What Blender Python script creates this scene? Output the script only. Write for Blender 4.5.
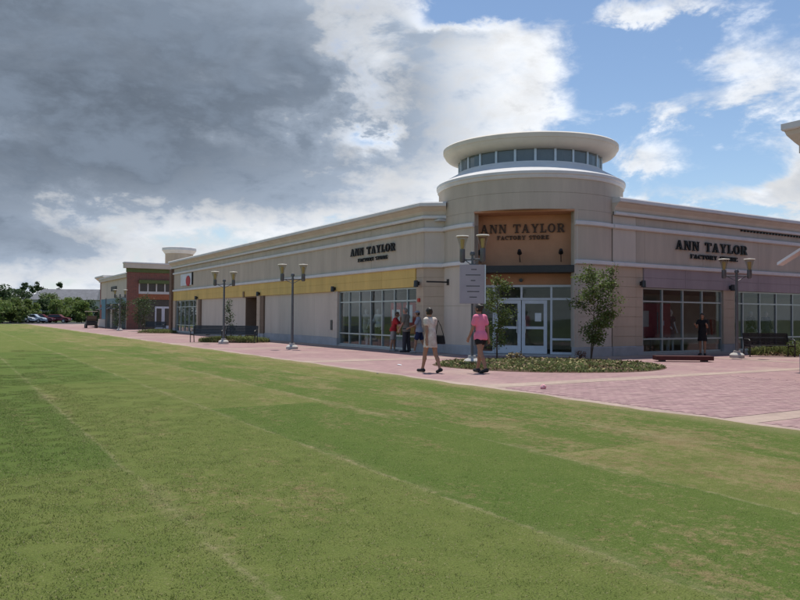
import bpy, math, random
import numpy as np
from mathutils import Vector, Matrix

for o in list(bpy.data.objects): bpy.data.objects.remove(o)
R = math.radians
scene = bpy.context.scene
COL = scene.collection

# ------------------------------------------------------------------ camera
# world X runs away from the lawn towards the shops, world Y runs along the promenade
YAW = R(31.6)
PITCH = math.atan2(16.5, 730.0)
ROLL = R(0.39)
CAMH = 1.45
_f = Vector((math.sin(YAW)*math.cos(PITCH), math.cos(YAW)*math.cos(PITCH), math.sin(PITCH)))
_r0 = Vector((math.cos(YAW), -math.sin(YAW), 0))
_u0 = _r0.cross(_f)
_r = math.cos(ROLL)*_r0 + math.sin(ROLL)*_u0
_u = -math.sin(ROLL)*_r0 + math.cos(ROLL)*_u0
cam = bpy.data.cameras.new('camera')
camo = bpy.data.objects.new('camera', cam)
COL.objects.link(camo)
cam.sensor_width = 36.0
cam.lens = 730.0/800.0*36.0
cam.clip_start = 0.1
cam.clip_end = 3000
mw = Matrix((( _r.x, _u.x, -_f.x, 0), (_r.y, _u.y, -_f.y, 0), (_r.z, _u.z, -_f.z, CAMH), (0, 0, 0, 1)))
camo.matrix_world = mw
scene.camera = camo

# ------------------------------------------------------------------ world, sun, exposure
SUN_AZ = YAW + R(4)          # clockwise from +Y: high sun behind the corner store
SUN_EL = R(72)
scene.view_settings.view_transform = 'Standard'
scene.view_settings.look = 'None'
scene.view_settings.gamma = 1.0
scene.view_settings.use_curve_mapping = False
scene.view_settings.exposure = 0.30
scene.cycles.max_bounces = 7; scene.cycles.diffuse_bounces = 3; scene.cycles.glossy_bounces = 3; scene.cycles.transparent_max_bounces = 12
scene.cycles.caustics_reflective = False; scene.cycles.caustics_refractive = False

def make_world():
    w = bpy.data.worlds.new('World'); scene.world = w; w.use_nodes = True
    w.cycles.sampling_method = 'MANUAL'; w.cycles.sample_map_resolution = 256
    nt = w.node_tree; nt.nodes.clear()
    L = nt.links
    def n(t): return nt.nodes.new(t)
    def val(s, x):
        if isinstance(x, (int, float)): s.default_value = x
        else: L.new(x, s)
    def m(op, a, b=0.0, c=None, clamp=False):
        k = n('ShaderNodeMath'); k.operation = op; k.use_clamp = clamp
        val(k.inputs[0], a); val(k.inputs[1], b)
        if c is not None: val(k.inputs[2], c)
        return k.outputs[0]
    def smooth(x, a, b):
        k = n('ShaderNodeMapRange'); k.interpolation_type = 'SMOOTHSTEP'
        L.new(x, k.inputs[0]); k.inputs[1].default_value = a; k.inputs[2].default_value = b
        return k.outputs[0]
    def noise(vec, scale, detail, rough=0.55, dist=0.0, off=0.0):
        if off:
            a = n('ShaderNodeVectorMath'); a.operation = 'ADD'; L.new(vec, a.inputs[0]); a.inputs[1].default_value = (off, off*1.7, off*.6); vec = a.outputs[0]
        k = n('ShaderNodeTexNoise'); L.new(vec, k.inputs['Vector'])
        k.inputs['Scale'].default_value = scale; k.inputs['Detail'].default_value = detail
        k.inputs['Roughness'].default_value = rough; k.inputs['Distortion'].default_value = dist
        return k.outputs['Fac']
    sky = n('ShaderNodeTexSky'); sky.sky_type = 'NISHITA'; sky.sun_disc = False
    sky.sun_elevation = SUN_EL; sky.sun_rotation = SUN_AZ
    sky.air_density = 1.0; sky.dust_density = 0.2; sky.ozone_density = 2.0
    tc = n('ShaderNodeTexCoord')
    nv = n('ShaderNodeVectorMath'); nv.operation = 'NORMALIZE'; L.new(tc.outputs['Generated'], nv.inputs[0])
    sp = n('ShaderNodeSeparateXYZ'); L.new(nv.outputs[0], sp.inputs[0])
    X, Y, Z = sp.outputs
    sA, cA = math.sin(YAW), math.cos(YAW)
    fwd = m('ADD', m('MULTIPLY', X, sA), m('MULTIPLY', Y, cA))
    rgt = m('SUBTRACT', m('MULTIPLY', X, cA), m('MULTIPLY', Y, sA))
    az = m('ARCTAN2', rgt, fwd)
    el = m('ARCSINE', m('MINIMUM', m('MAXIMUM', Z, -1.0), 1.0))
    # cloud coordinates: a dome squashed so that clouds flatten towards the horizon
    mp = n('ShaderNodeVectorMath'); mp.operation = 'MULTIPLY'; L.new(nv.outputs[0], mp.inputs[0]); mp.inputs[1].default_value = (1, 1, 1.9)
    p = mp.outputs[0]
    n1 = noise(p, 2.6, 3, 0.55, 0.2, 3.1)
    n2 = noise(p, 6.0, 7, 0.60, 0.35, 11.7)
    n3 = noise(p, 17.0, 5, 0.62, 0.2, 5.3)
    wob = m('MULTIPLY', m('SUBTRACT', n2, 0.5), 0.16)
    azw = m('ADD', az, wob); elw = m('ADD', el, m('MULTIPLY', m('SUBTRACT', n3, 0.5), 0.07))
    def blob(px, py, rx, ry, w):
        a0 = math.atan((px-400)/730.0); e0 = math.atan((316.5-py)/730.0*math.cos(a0))
        dx = m('MULTIPLY_ADD', azw, 730.0/rx, -a0*730.0/rx)
        dy = m('MULTIPLY_ADD', elw, 730.0/ry, -e0*730.0/ry)
        q = m('MULTIPLY_ADD', dx, dx, m('MULTIPLY', dy, dy))
        return m('MULTIPLY', m('POWER', 0.3679, q), w)
    def total(lst):
        acc = None
        for b in lst:
            s = blob(*b); acc = s if acc is None else m('ADD', acc, s)
        return acc
    cover = total([(90, 0, 320, 165, 1.1), (-330, 80, 330, 220, .8), (480, 88, 82, 78, 1.0), (560, 190, 90, 55, -.6), (270, 195, 160, 45, .50), (60, 262, 280, 26, .34), (395, 165, 60, 50, .35),
                   (640, 6, 84, 14, .62), (765, 74, 60, 32, .48), (665, 108, 62, 16, .48), (642, 160, 42, 24, .72), (690, 197, 115, 12, .62),
                   (808, 200, 40, 42, .9), (960, 120, 90, 60, .5), (372, 138, 30, 12, -.6), (500, 0, 60, 22, -1.1), (450, 12, 30, 12, -.5), (600, 70, 40, 60, -.25)])
    dens = m('ADD', cover, m('MULTIPLY', m('SUBTRACT', n2, 0.5), 1.7))
    dens = m('ADD', dens, m('MULTIPLY', m('SUBTRACT', n1, 0.5), 0.4))
    dens = m('ADD', dens, m('MULTIPLY', m('SUBTRACT', n3, 0.5), 0.85))
    alpha = smooth(dens, 0.14, 0.64)
    alpha = m('MULTIPLY', alpha, smooth(Z, -0.02, 0.02))
    dark = total([(40, -10, 300, 120, .55), (215, 115, 180, 70, .75), (40, 130, 160, 70, .40), (-330, 60, 330, 170, .7), (60, 190, 200, 34, .22), (40, 240, 200, 12, .30), (200, 230, 200, 30, -.40), (100, 272, 300, 14, -.2), (370, 70, 90, 80, .50),
                  (500, 90, 90, 90, -.45), (0, 132, 50, 16, -.7), (375, 42, 36, 20, -.45), (330, 185, 120, 30, -.15)])
    # thick cloud is dark below, its thin rims stay bright
    dk = m('MULTIPLY_ADD', m('SUBTRACT', n2, 0.5), 2.3, dark)
    dk = m('MULTIPLY_ADD', m('SUBTRACT', n1, 0.5), 0.8, dk)
    dk = m('MULTIPLY_ADD', m('SUBTRACT', n3, 0.5), 1.3, dk)
    dkf = m('MULTIPLY_ADD', dk, 0.62, 0.25, clamp=True)
    dkf = m('MULTIPLY', dkf, smooth(dens, 0.30, 0.95))
    rel = m('MULTIPLY_ADD', smooth(m('ADD', m('MULTIPLY', n3, .6), m('MULTIPLY', n2, .4)), 0.36, 0.64), 0.40, 0.70)
    mid = n('ShaderNodeMix'); mid.data_type = 'RGBA'
    mid.inputs[6].default_value = (8.4, 8.6, 8.9, 1); mid.inputs[7].default_value = (3.1, 3.7, 4.6, 1)
    L.new(m('MULTIPLY', dkf, 2.0, clamp=True), mid.inputs[0])
    white = n('ShaderNodeMix'); white.data_type = 'RGBA'; L.new(mid.outputs[2], white.inputs[6])
    white.inputs[7].default_value = (1.60, 1.98, 2.55, 1)
    L.new(m('MULTIPLY_ADD', dkf, 2.0, -1.0, clamp=True), white.inputs[0])
    cm = n('ShaderNodeMix'); cm.data_type = 'RGBA'; cm.blend_type = 'MULTIPLY'; cm.inputs[0].default_value = 1.0
    L.new(white.outputs[2], cm.inputs[6])
    rg = n('ShaderNodeCombineColor'); L.new(rel, rg.inputs[0]); L.new(rel, rg.inputs[1]); L.new(rel, rg.inputs[2])
    L.new(rg.outputs[0], cm.inputs[7])
    hz = m('MULTIPLY', m('POWER', m('SUBTRACT', 1.0, m('MINIMUM', m('MULTIPLY', m('MAXIMUM', Z, 0.0), 5.0), 1.0)), 2.0), 0.75)
    skh = n('ShaderNodeMix'); skh.data_type = 'RGBA'; L.new(hz, skh.inputs[0]); L.new(sky.outputs[0], skh.inputs[6]); skh.inputs[7].default_value = (4.3, 5.2, 6.3, 1)
    fin = n('ShaderNodeMix'); fin.data_type = 'RGBA'; fin.blend_type = 'MIX'
    L.new(alpha, fin.inputs[0]); L.new(skh.outputs[2], fin.inputs[6]); L.new(cm.outputs[2], fin.inputs[7])
    bg = n('ShaderNodeBackground'); bg.inputs['Strength'].default_value = 0.10
    L.new(fin.outputs[2], bg.inputs['Color'])
    out = n('ShaderNodeOutputWorld'); L.new(bg.outputs[0], out.inputs['Surface'])
make_world()

sl = bpy.data.lights.new('sun', 'SUN'); sl.energy = 3.6; sl.angle = R(0.53); sl.color = (1.0, 0.95, 0.87)
so = bpy.data.objects.new('sun', sl); COL.objects.link(so)
sv = Vector((math.sin(SUN_AZ)*math.cos(SUN_EL), math.cos(SUN_AZ)*math.cos(SUN_EL), math.sin(SUN_EL)))
so.rotation_euler = (-sv).to_track_quat('-Z', 'Y').to_euler()
so.location = sv*60

# ------------------------------------------------------------------ pixel -> place helpers (photo is 800 x 600)
def ray(px, py): return _f + (px-400)/730.0*_r - (py-300)/730.0*_u
def gnd(px, py, z=0.0):
    d = ray(px, py); k = (z-CAMH)/d.z; return Vector((d.x*k, d.y*k, z))
def at_depth(px, depth, z=0.0):
    """ground place seen in column px at the given distance along the view"""
    h = Vector((math.sin(YAW), math.cos(YAW), 0)); g = _r0*((px-400)/730.0)
    return Vector(((h.x+g.x)*depth, (h.y+g.y)*depth, z))
VIEW = Vector((math.sin(YAW), math.cos(YAW), 0)); SIDE = _r0.copy()

# ------------------------------------------------------------------ mesh helper
class MB:
    def __init__(s): s.v = []; s.f = []
    def add(s, vs, fs):
        b = len(s.v); s.v += [tuple(p) for p in vs]; s.f += [tuple(b+i for i in q) for q in fs]; return s
    def box(s, x0, x1, y0, y1, z0, z1):
        return s.add([(x0,y0,z0),(x1,y0,z0),(x1,y1,z0),(x0,y1,z0),(x0,y0,z1),(x1,y0,z1),(x1,y1,z1),(x0,y1,z1)],
                     [(0,3,2,1),(4,5,6,7),(0,1,5,4),(1,2,6,5),(2,3,7,6),(3,0,4,7)])
    def hexa(s, p):   # 8 points, bottom loop then top loop
        return s.add(p, [(0,3,2,1),(4,5,6,7),(0,1,5,4),(1,2,6,5),(2,3,7,6),(3,0,4,7)])
    def fbox(s, F, a0, a1, b0, b1, c0, c1):
        o, ex, n = F; ez = Vector((0,0,1))
        P = lambda a,b,c: o+ex*a+ez*b+n*c
        pts = [P(a0,b0,c0),P(a1,b0,c0),P(a1,b0,c1),P(a0,b0,c1),P(a0,b1,c0),P(a1,b1,c0),P(a1,b1,c1),P(a0,b1,c1)]
        s.hexa(pts)
        if ex.cross(n).z < 0:      # keep faces outward
            k = len(s.f)-6
            s.f[k:] = [tuple(reversed(q)) for q in s.f[k:]]
        return s
    def bar(s, p0, p1, w, h, up=(0,0,1)):
        p0 = Vector(p0); p1 = Vector(p1); d = (p1-p0).normalized(); up = Vector(up)
        if abs(d.dot(up)) > .98: up = Vector((0,1,0))
        x = d.cross(up).normalized()*(w/2); y = x.cross(d).normalized()*(h/2)
        return s.hexa([p0-x-y,p0+x-y,p1+x-y,p1-x-y,p0-x+y,p0+x+y,p1+x+y,p1-x+y])
    def tube(s, pts, rs, n=8, cap=True):
        pts = [Vector(p) for p in pts]
        if isinstance(rs, (int,float)): rs = [rs]*len(pts)
        rings = []; prev = None
        for i, p in enumerate(pts):
            d = (pts[min(i+1,len(pts)-1)]-pts[max(i-1,0)]).normalized()
            a = prev if prev is not None else (Vector((1,0,0)) if abs(d.x) < .9 else Vector((0,1,0)))
            x = (a-d*a.dot(d)).normalized(); y = d.cross(x); prev = x
            rings.append([p+(x*math.cos(t)+y*math.sin(t))*rs[i] for t in [2*math.pi*k/n for k in range(n)]])
        vs = [q for r in rings for q in r]; fs = []
        for i in range(len(rings)-1):
            for k in range(n): fs.append((i*n+k, i*n+(k+1)%n, (i+1)*n+(k+1)%n, (i+1)*n+k))
        if cap: fs.append(tuple(range(n-1,-1,-1))); fs.append(tuple((len(rings)-1)*n+k for k in range(n)))
        return s.add(vs, fs)
    def lathe(s, prof, c=(0,0,0), n=16, a0=0.0, a1=2*math.pi, close=True):
        full = abs(a1-a0-2*math.pi) < 1e-6
        m = n if full else n+1
        vs = []
        for r, z in prof:
            for k in range(m):
                a = a0+(a1-a0)*k/n; vs.append((c[0]+r*math.cos(a), c[1]+r*math.sin(a), c[2]+z))
        fs = []; P = len(prof)
        for i in range(P-1 if not close else P):
            j = (i+1) % P
            for k in range(n):
                k2 = (k+1) % m
                fs.append((i*m+k, i*m+k2, j*m+k2, j*m+k))
        if not full and close:
            fs.append(tuple(i*m for i in range(P))); fs.append(tuple(i*m+n for i in range(P-1,-1,-1)))
        return s.add(vs, fs)
    def prism(s, poly, z0, z1):
        n = len(poly)
        vs = [(x,y,z0) for x,y in poly]+[(x,y,z1) for x,y in poly]
        fs = [tuple(range(n-1,-1,-1)), tuple(range(n,2*n))]+[(i,(i+1)%n,n+(i+1)%n,n+i) for i in range(n)]
        return s.add(vs, fs)
    def build(s, name, mt, parent=None, smooth=False, bevel=0.0, kind=None):
        me = bpy.data.meshes.new(name)
        off = ORG.get(root_of(parent)) if parent is not None else None
        vs = s.v if off is None else [(x-off[0], y-off[1], z-off[2]) for x,y,z in s.v]
        me.from_pydata(vs, [], s.f); me.update()
        o = bpy.data.objects.new(name, me); COL.objects.link(o)
        if mt is not None: me.materials.append(mt)
        if smooth:
            for pgn in me.polygons: pgn.use_smooth = True
            try: me.set_sharp_from_angle(angle=R(40))
            except Exception: pass
        if bevel:
            md = o.modifiers.new('bevel', 'BEVEL'); md.width = bevel; md.segments = 2; md.limit_method = 'ANGLE'
        if parent is not None: o.parent = parent
        if kind: o['kind'] = kind
        return o
ORG = {}
def root_of(o):
    while o is not None and o.parent is not None: o = o.parent
    return o
def thing(name, label, cat, loc=(0,0,0), rz=0.0, group=None):
    o = bpy.data.objects.new(name, None); COL.objects.link(o); o.empty_display_size = .2
    o.location = loc; o.rotation_euler = (0,0,rz); tag(o, label, cat, group); return o
def wthing(name, label, cat, loc, group=None):      # parts of this one are given in world coordinates
    o = thing(name, label, cat, loc, 0, group); ORG[o] = tuple(loc); return o
def tag(o, label, cat, group=None):
    o['label'] = label; o['category'] = cat
    if group: o['group'] = group
    return o
def dup(o, parent=None):
    c = o.copy(); COL.objects.link(c); c.parent = parent
    for ch in list(o.children): dup(ch, c)
    return c
def place(proto, loc, rz, label, used=[]):
    r = dup(proto) if proto.name in used else proto
    used.append(proto.name)
    r.location = loc; r.rotation_euler = (0,0,rz); r['label'] = label; return r

# ------------------------------------------------------------------ materials
MATS = {}
def mat(name, col, rough=0.7, var=0.12, scale=3.0, bump=0.0, bscale=60.0, spec=0.3, metal=0.0, col2=None, streak=False, island=0.0, trans=None):
    if name in MATS: return MATS[name]
    m = bpy.data.materials.new(name); m.use_nodes = True; nt = m.node_tree; b = nt.nodes['Principled BSDF']; L = nt.links
    b.inputs['Roughness'].default_value = rough; b.inputs['Metallic'].default_value = metal
    b.inputs['Specular IOR Level'].default_value = spec
    ge = nt.nodes.new('ShaderNodeNewGeometry')
    vec = ge.outputs['Position']
    if streak:
        mp = nt.nodes.new('ShaderNodeMapping'); mp.inputs['Scale'].default_value = (1,1,.18); L.new(vec, mp.inputs[0]); vec = mp.outputs[0]
    nz = nt.nodes.new('ShaderNodeTexNoise'); nz.inputs['Scale'].default_value = scale; nz.inputs['Detail'].default_value = 6; nz.inputs['Roughness'].default_value = .65
    L.new(vec, nz.inputs['Vector'])
    c2 = col2 if col2 else tuple(c*(1-var) for c in col); c1 = col if col2 else tuple(min(1,c*(1+var)) for c in col)
    mx = nt.nodes.new('ShaderNodeMix'); mx.data_type = 'RGBA'
    mx.inputs[6].default_value = (*c2,1); mx.inputs[7].default_value = (*c1,1)
    rp = nt.nodes.new('ShaderNodeMapRange'); rp.inputs[1].default_value = .32; rp.inputs[2].default_value = .68
    L.new(nz.outputs['Fac'], rp.inputs[0]); L.new(rp.outputs[0], mx.inputs[0])
    outc = mx.outputs[2]
    if island:
        hs = nt.nodes.new('ShaderNodeHueSaturation'); mr = nt.nodes.new('ShaderNodeMapRange'); mr.inputs[3].default_value = 1-island; mr.inputs[4].default_value = 1+island
        L.new(ge.outputs['Random Per Island'], mr.inputs[0]); L.new(mr.outputs[0], hs.inputs['Value']); L.new(outc, hs.inputs['Color'])
        m2 = nt.nodes.new('ShaderNodeMath'); m2.operation = 'MULTIPLY_ADD'; L.new(ge.outputs['Random Per Island'], m2.inputs[0]); m2.inputs[1].default_value = .05; m2.inputs[2].default_value = .475
        L.new(m2.outputs[0], hs.inputs['Hue']); outc = hs.outputs[0]
    L.new(outc, b.inputs['Base Color'])
    if bump:
        n2 = nt.nodes.new('ShaderNodeTexNoise'); n2.inputs['Scale'].default_value = bscale; n2.inputs['Detail'].default_value = 4; L.new(ge.outputs['Position'], n2.inputs['Vector'])
        bp = nt.nodes.new('ShaderNodeBump'); bp.inputs['Strength'].default_value = bump; bp.inputs['Distance'].default_value = .01; L.new(n2.outputs['Fac'], bp.inputs['Height']); L.new(bp.outputs[0], b.inputs['Normal'])
    if trans:
        tr = nt.nodes.new('ShaderNodeBsdfTranslucent'); L.new(outc, tr.inputs['Color'])
        ms = nt.nodes.new('ShaderNodeMixShader'); ms.inputs[0].default_value = trans
        L.new(b.outputs[0], ms.inputs[1]); L.new(tr.outputs[0], ms.inputs[2]); L.new(ms.outputs[0], nt.nodes['Material Output'].inputs['Surface'])
    MATS[name] = m; return m
def glass(name, tint=(.90,.93,.93), rough=0.02, fac=None):
    m = bpy.data.materials.new(name); m.use_nodes = True; nt = m.node_tree; nt.nodes.clear(); L = nt.links
    t = nt.nodes.new('ShaderNodeBsdfTransparent'); t.inputs[0].default_value = (*tint,1)
    g = nt.nodes.new('ShaderNodeBsdfGlossy'); g.inputs['Roughness'].default_value = rough; g.inputs['Color'].default_value = (.95,.97,1,1)
    ge = nt.nodes.new('ShaderNodeNewGeometry')
    dt = nt.nodes.new('ShaderNodeVectorMath'); dt.operation = 'DOT_PRODUCT'; L.new(ge.outputs['Normal'], dt.inputs[0]); L.new(ge.outputs['Incoming'], dt.inputs[1])
    ab = nt.nodes.new('ShaderNodeMath'); ab.operation = 'ABSOLUTE'; L.new(dt.outputs['Value'], ab.inputs[0])
    om = nt.nodes.new('ShaderNodeMath'); om.operation = 'SUBTRACT'; om.inputs[0].default_value = 1; L.new(ab.outputs[0], om.inputs[1])
    pw = nt.nodes.new('ShaderNodeMath'); pw.operation = 'POWER'; L.new(om.outputs[0], pw.inputs[0]); pw.inputs[1].default_value = 5
    mr = nt.nodes.new('ShaderNodeMapRange'); mr.inputs[3].default_value = .024; mr.inputs[4].default_value = 1.0; L.new(pw.outputs[0], mr.inputs[0])
    nz = nt.nodes.new('ShaderNodeTexNoise'); nz.inputs['Scale'].default_value = .7; nz.inputs['Detail'].default_value = 1; L.new(ge.outputs['Position'], nz.inputs['Vector'])
    bp = nt.nodes.new('ShaderNodeBump'); bp.inputs['Strength'].default_value = .08; bp.inputs['Distance'].default_value = .03; L.new(nz.outputs['Fac'], bp.inputs['Height']); L.new(bp.outputs[0], g.inputs['Normal'])
    x = nt.nodes.new('ShaderNodeMixShader'); L.new(mr.outputs[0], x.inputs[0]); L.new(t.outputs[0], x.inputs[1]); L.new(g.outputs[0], x.inputs[2])
    o = nt.nodes.new('ShaderNodeOutputMaterial'); L.new(x.outputs[0], o.inputs['Surface']); return m

M_eifs = mat('taupe_stucco', (.54,.46,.375), .9, .11, 1.3, .25, 90, streak=True)
M_eifs2 = mat('light_taupe_stucco', (.60,.525,.445), .9, .09, 1.1, .25, 90, streak=True)
M_pier = mat('tan_stucco', (.52,.42,.32), .9, .10, 1.4, .25, 90, streak=True)
M_trim = mat('white_stucco_trim', (.70,.68,.67), .8, .07, 1.5, .15, 80)
M_corn = mat('cornice_stucco', (.64,.56,.47), .85, .08, 1.2, .15, 80)
M_plinth = mat('grey_plinth', (.40,.40,.41), .85, .12, 2.0, .3, 60)
M_yellow = mat('yellow_fascia', (.70,.49,.165), .75, .12, 1.3, .1, 70, streak=True)
M_lav = mat('mauve_fascia', (.36,.30,.315), .75, .12, 1.3, .1, 70, streak=True)
M_orange = mat('orange_stucco', (.54,.285,.175), .85, .09, 1.2, .2, 80)
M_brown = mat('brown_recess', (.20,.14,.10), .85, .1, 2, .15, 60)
M_black = mat('black_metal', (.018,.018,.02), .45, .2, 8, spec=.5)
M_dark = mat('dark_metal', (.05,.055,.06), .4, .2, 8, spec=.5, metal=.5)
M_alu = mat('aluminium_frame', (.55,.58,.62), .38, .06, 5, spec=.5, metal=.6)
M_doorf = mat('white_door_frame', (.66,.70,.76), .4, .05, 5, spec=.4)
M_glass = glass('shop_glass')
M_tglass = mat('tower_glass', (.13,.15,.16), .08, .1, 2, spec=.8)
M_roof = mat('roof_membrane', (.5,.5,.5), .9, .1, .8)
M_int = mat('shop_interior', (.46,.45,.42), .8, .12, 1.2)
M_floor = mat('shop_floor', (.22,.18,.14), .4, .15, 2)
M_conc = mat('concrete', (.48,.46,.43), .9, .12, 4, .3, 50)
M_brick = None
def brick_mat():
    m = bpy.data.materials.new('red_brick'); m.use_nodes = True; nt = m.node_tree; b = nt.nodes['Principled BSDF']; L = nt.links
    ge = nt.nodes.new('ShaderNodeNewGeometry'); sp = nt.nodes.new('ShaderNodeSeparateXYZ'); L.new(ge.outputs['Position'], sp.inputs[0])
    ad = nt.nodes.new('ShaderNodeMath'); ad.operation = 'ADD'; L.new(sp.outputs[0], ad.inputs[0]); L.new(sp.outputs[1], ad.inputs[1])
    cb = nt.nodes.new('ShaderNodeCombineXYZ'); L.new(ad.outputs[0], cb.inputs[0]); L.new(sp.outputs[2], cb.inputs[1])
    br = nt.nodes.new('ShaderNodeTexBrick'); br.inputs['Scale'].default_value = 1; br.inputs['Brick Width'].default_value = .22; br.inputs['Row Height'].default_value = .075; br.inputs['Mortar Size'].default_value = .008
    br.inputs['Color1'].default_value = (.25,.07,.045,1); br.inputs['Color2'].default_value = (.17,.05,.035,1); br.inputs['Mortar'].default_value = (.28,.22,.19,1)
    L.new(cb.outputs[0], br.inputs['Vector']); L.new(br.outputs['Color'], b.inputs['Base Color']); b.inputs['Roughness'].default_value = .9
    return m
M_brick = brick_mat()
# ------------------------------------------------------------------ ground, lawn, paving
TONE_K = 282.680
def lawn_colour(nt):
    """returns a colour socket: sod strips along Y, straw seams, dry patches, all in world position"""
    L = nt.links
    def val(s, x):
        if isinstance(x, (int, float)): s.default_value = x
        else: L.new(x, s)
    def m(op, a, b=0.0, clamp=False):
        k = nt.nodes.new('ShaderNodeMath'); k.operation = op; k.use_clamp = clamp; val(k.inputs[0], a); val(k.inputs[1], b); return k.outputs[0]
    def rng(x, a, b, c=0.0, d=1.0):
        k = nt.nodes.new('ShaderNodeMapRange'); k.interpolation_type = 'SMOOTHSTEP'; val(k.inputs[0], x)
        for i, q in zip((1,2,3,4), (a,b,c,d)): k.inputs[i].default_value = q
        return k.outputs[0]
    def mix(f, a, b):
        k = nt.nodes.new('ShaderNodeMix'); k.data_type = 'RGBA'; val(k.inputs[0], f)
        for i, q in ((6,a),(7,b)):
            if isinstance(q, tuple): k.inputs[i].default_value = (*q,1)
            else: L.new(q, k.inputs[i])
        return k.outputs[2]
    ge = nt.nodes.new('ShaderNodeNewGeometry'); pos = ge.outputs['Position']
    sp = nt.nodes.new('ShaderNodeSeparateXYZ'); L.new(pos, sp.inputs[0]); T, S, _z = sp.outputs
    flat = nt.nodes.new('ShaderNodeCombineXYZ'); L.new(T, flat.inputs[0]); L.new(S, flat.inputs[1]); pos = flat.outputs[0]
    def noise(scale, detail=4, sc=(1,1,1), off=(0,0,0), rough=.6):
        mp = nt.nodes.new('ShaderNodeMapping'); mp.inputs['Scale'].default_value = sc; mp.inputs['Location'].default_value = off; L.new(pos, mp.inputs[0])
        k = nt.nodes.new('ShaderNodeTexNoise'); k.inputs['Scale'].default_value = scale; k.inputs['Detail'].default_value = detail; k.inputs['Roughness'].default_value = rough
        L.new(mp.outputs[0], k.inputs['Vector']); return k.outputs['Fac']
    fine = noise(26, 6, rough=.7); clump = noise(9, 6, off=(4,1,0), rough=.7); mid = noise(2.6, 6, off=(3,7,0)); big = noise(.42, 4, off=(1,2,0)); streak = noise(1.3, 7, sc=(1,.30,1), off=(9,4,0), rough=.7); tuft = noise(85, 3)
    wob = m('ADD', m('MULTIPLY', m('SUBTRACT', noise(2.0, 5, off=(5,5,0)), .5), .16), m('MULTIPLY', m('SUBTRACT', noise(14, 4, off=(1,5,0)), .5), .10))
    tt = m('DIVIDE', m('SUBTRACT', m('ADD', T, wob), 1.42), 1.97)
    idx = m('FLOOR', tt); fr = m('SUBTRACT', tt, idx)
    seg = m('FLOOR', m('ADD', m('DIVIDE', m('ADD', S, m('ADD', wob, 7.3)), 14.6), m('MULTIPLY', m('ABSOLUTE', m('ADD', idx, 1.0)), .37)))
    tone = m('FRACT', m('MULTIPLY', m('SINE', m('ADD', m('MULTIPLY', idx, 12.9898), m('ADD', m('MULTIPLY', seg, 78.233), TONE_K))), 437.585))
    edge = m('ABSOLUTE', m('SUBTRACT', fr, .5))
    seam = rng(edge, .478, .499)
    seam = m('MULTIPLY', seam, rng(m('ADD', m('MULTIPLY', clump, .6), m('MULTIPLY', noise(1.1, 5, off=(2,8,0)), .4)), .42, .60, .0, 1.0))
    halo = m('MULTIPLY', rng(edge, .40, .5), rng(streak, .44, .62))
    green = mix(rng(mid, .35, .65), (.158,.192,.050), (.128,.168,.040))
    green = mix(m('MULTIPLY', m('MULTIPLY', rng(tone, .45, .70), rng(big, .35, .6, .6, 1.0)), .80), green, (.094,.150,.030))
    green = mix(m('MULTIPLY', rng(tone, .40, .10), .25), green, (.225,.215,.080))
    # straw shows through in clumps, more so nearer the paving
    dryw = m('ADD', m('MULTIPLY', rng(T, 2.5, 7.0), .11), m('MULTIPLY', rng(tone, .5, .1), .03))
    dm = m('ADD', m('MULTIPLY', big, .30), m('MULTIPLY', streak, .70))
    dm = m('ADD', m('ADD', dm, dryw), m('MULTIPLY', m('SUBTRACT', clump, .5), .55))
    dm = m('ADD', dm, m('MULTIPLY', m('SUBTRACT', fine, .5), .35))
    dry = m('MULTIPLY', rng(dm, .55, .74), .78)
    c = mix(dry, green, mix(rng(mid, .4, .62), (.31,.25,.125), (.27,.195,.10)))
    c = mix(m('MULTIPLY', rng(T, 8.6, 9.3), .45), c, (.34,.28,.16))
    c = mix(m('MULTIPLY', halo, .30), c, (.30,.26,.14))
    c = mix(m('MULTIPLY', rng(fine, .52, .72), .40), c, (.33,.29,.16))
    c = mix(m('MULTIPLY', rng(clump, .44, .28), .26), c, (.085,.110,.030))
    c = mix(m('MULTIPLY', seam, .42), c, (.38,.325,.19))
    sv_ = rng(tuft, .3, .7, .78, 1.18)
    hs = nt.nodes.new('ShaderNodeHueSaturation'); L.new(sv_, hs.inputs['Value']); L.new(c, hs.inputs['Color'])
    return hs.outputs[0], tuft, fine
def lawn_mat():
    m = bpy.data.materials.new('lawn_turf'); m.use_nodes = True; nt = m.node_tree; b = nt.nodes['Principled BSDF']
    c, tuft, fine = lawn_colour(nt); nt.links.new(c, b.inputs['Base Color']); b.inputs['Roughness'].default_value = .95; b.inputs['Specular IOR Level'].default_value = .1
    bp = nt.nodes.new('ShaderNodeBump'); bp.inputs['Strength'].default_value = .9; bp.inputs['Distance'].default_value = .03
    nt.links.new(tuft, bp.inputs['Height']); nt.links.new(bp.outputs[0], b.inputs['Normal']); return m
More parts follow.
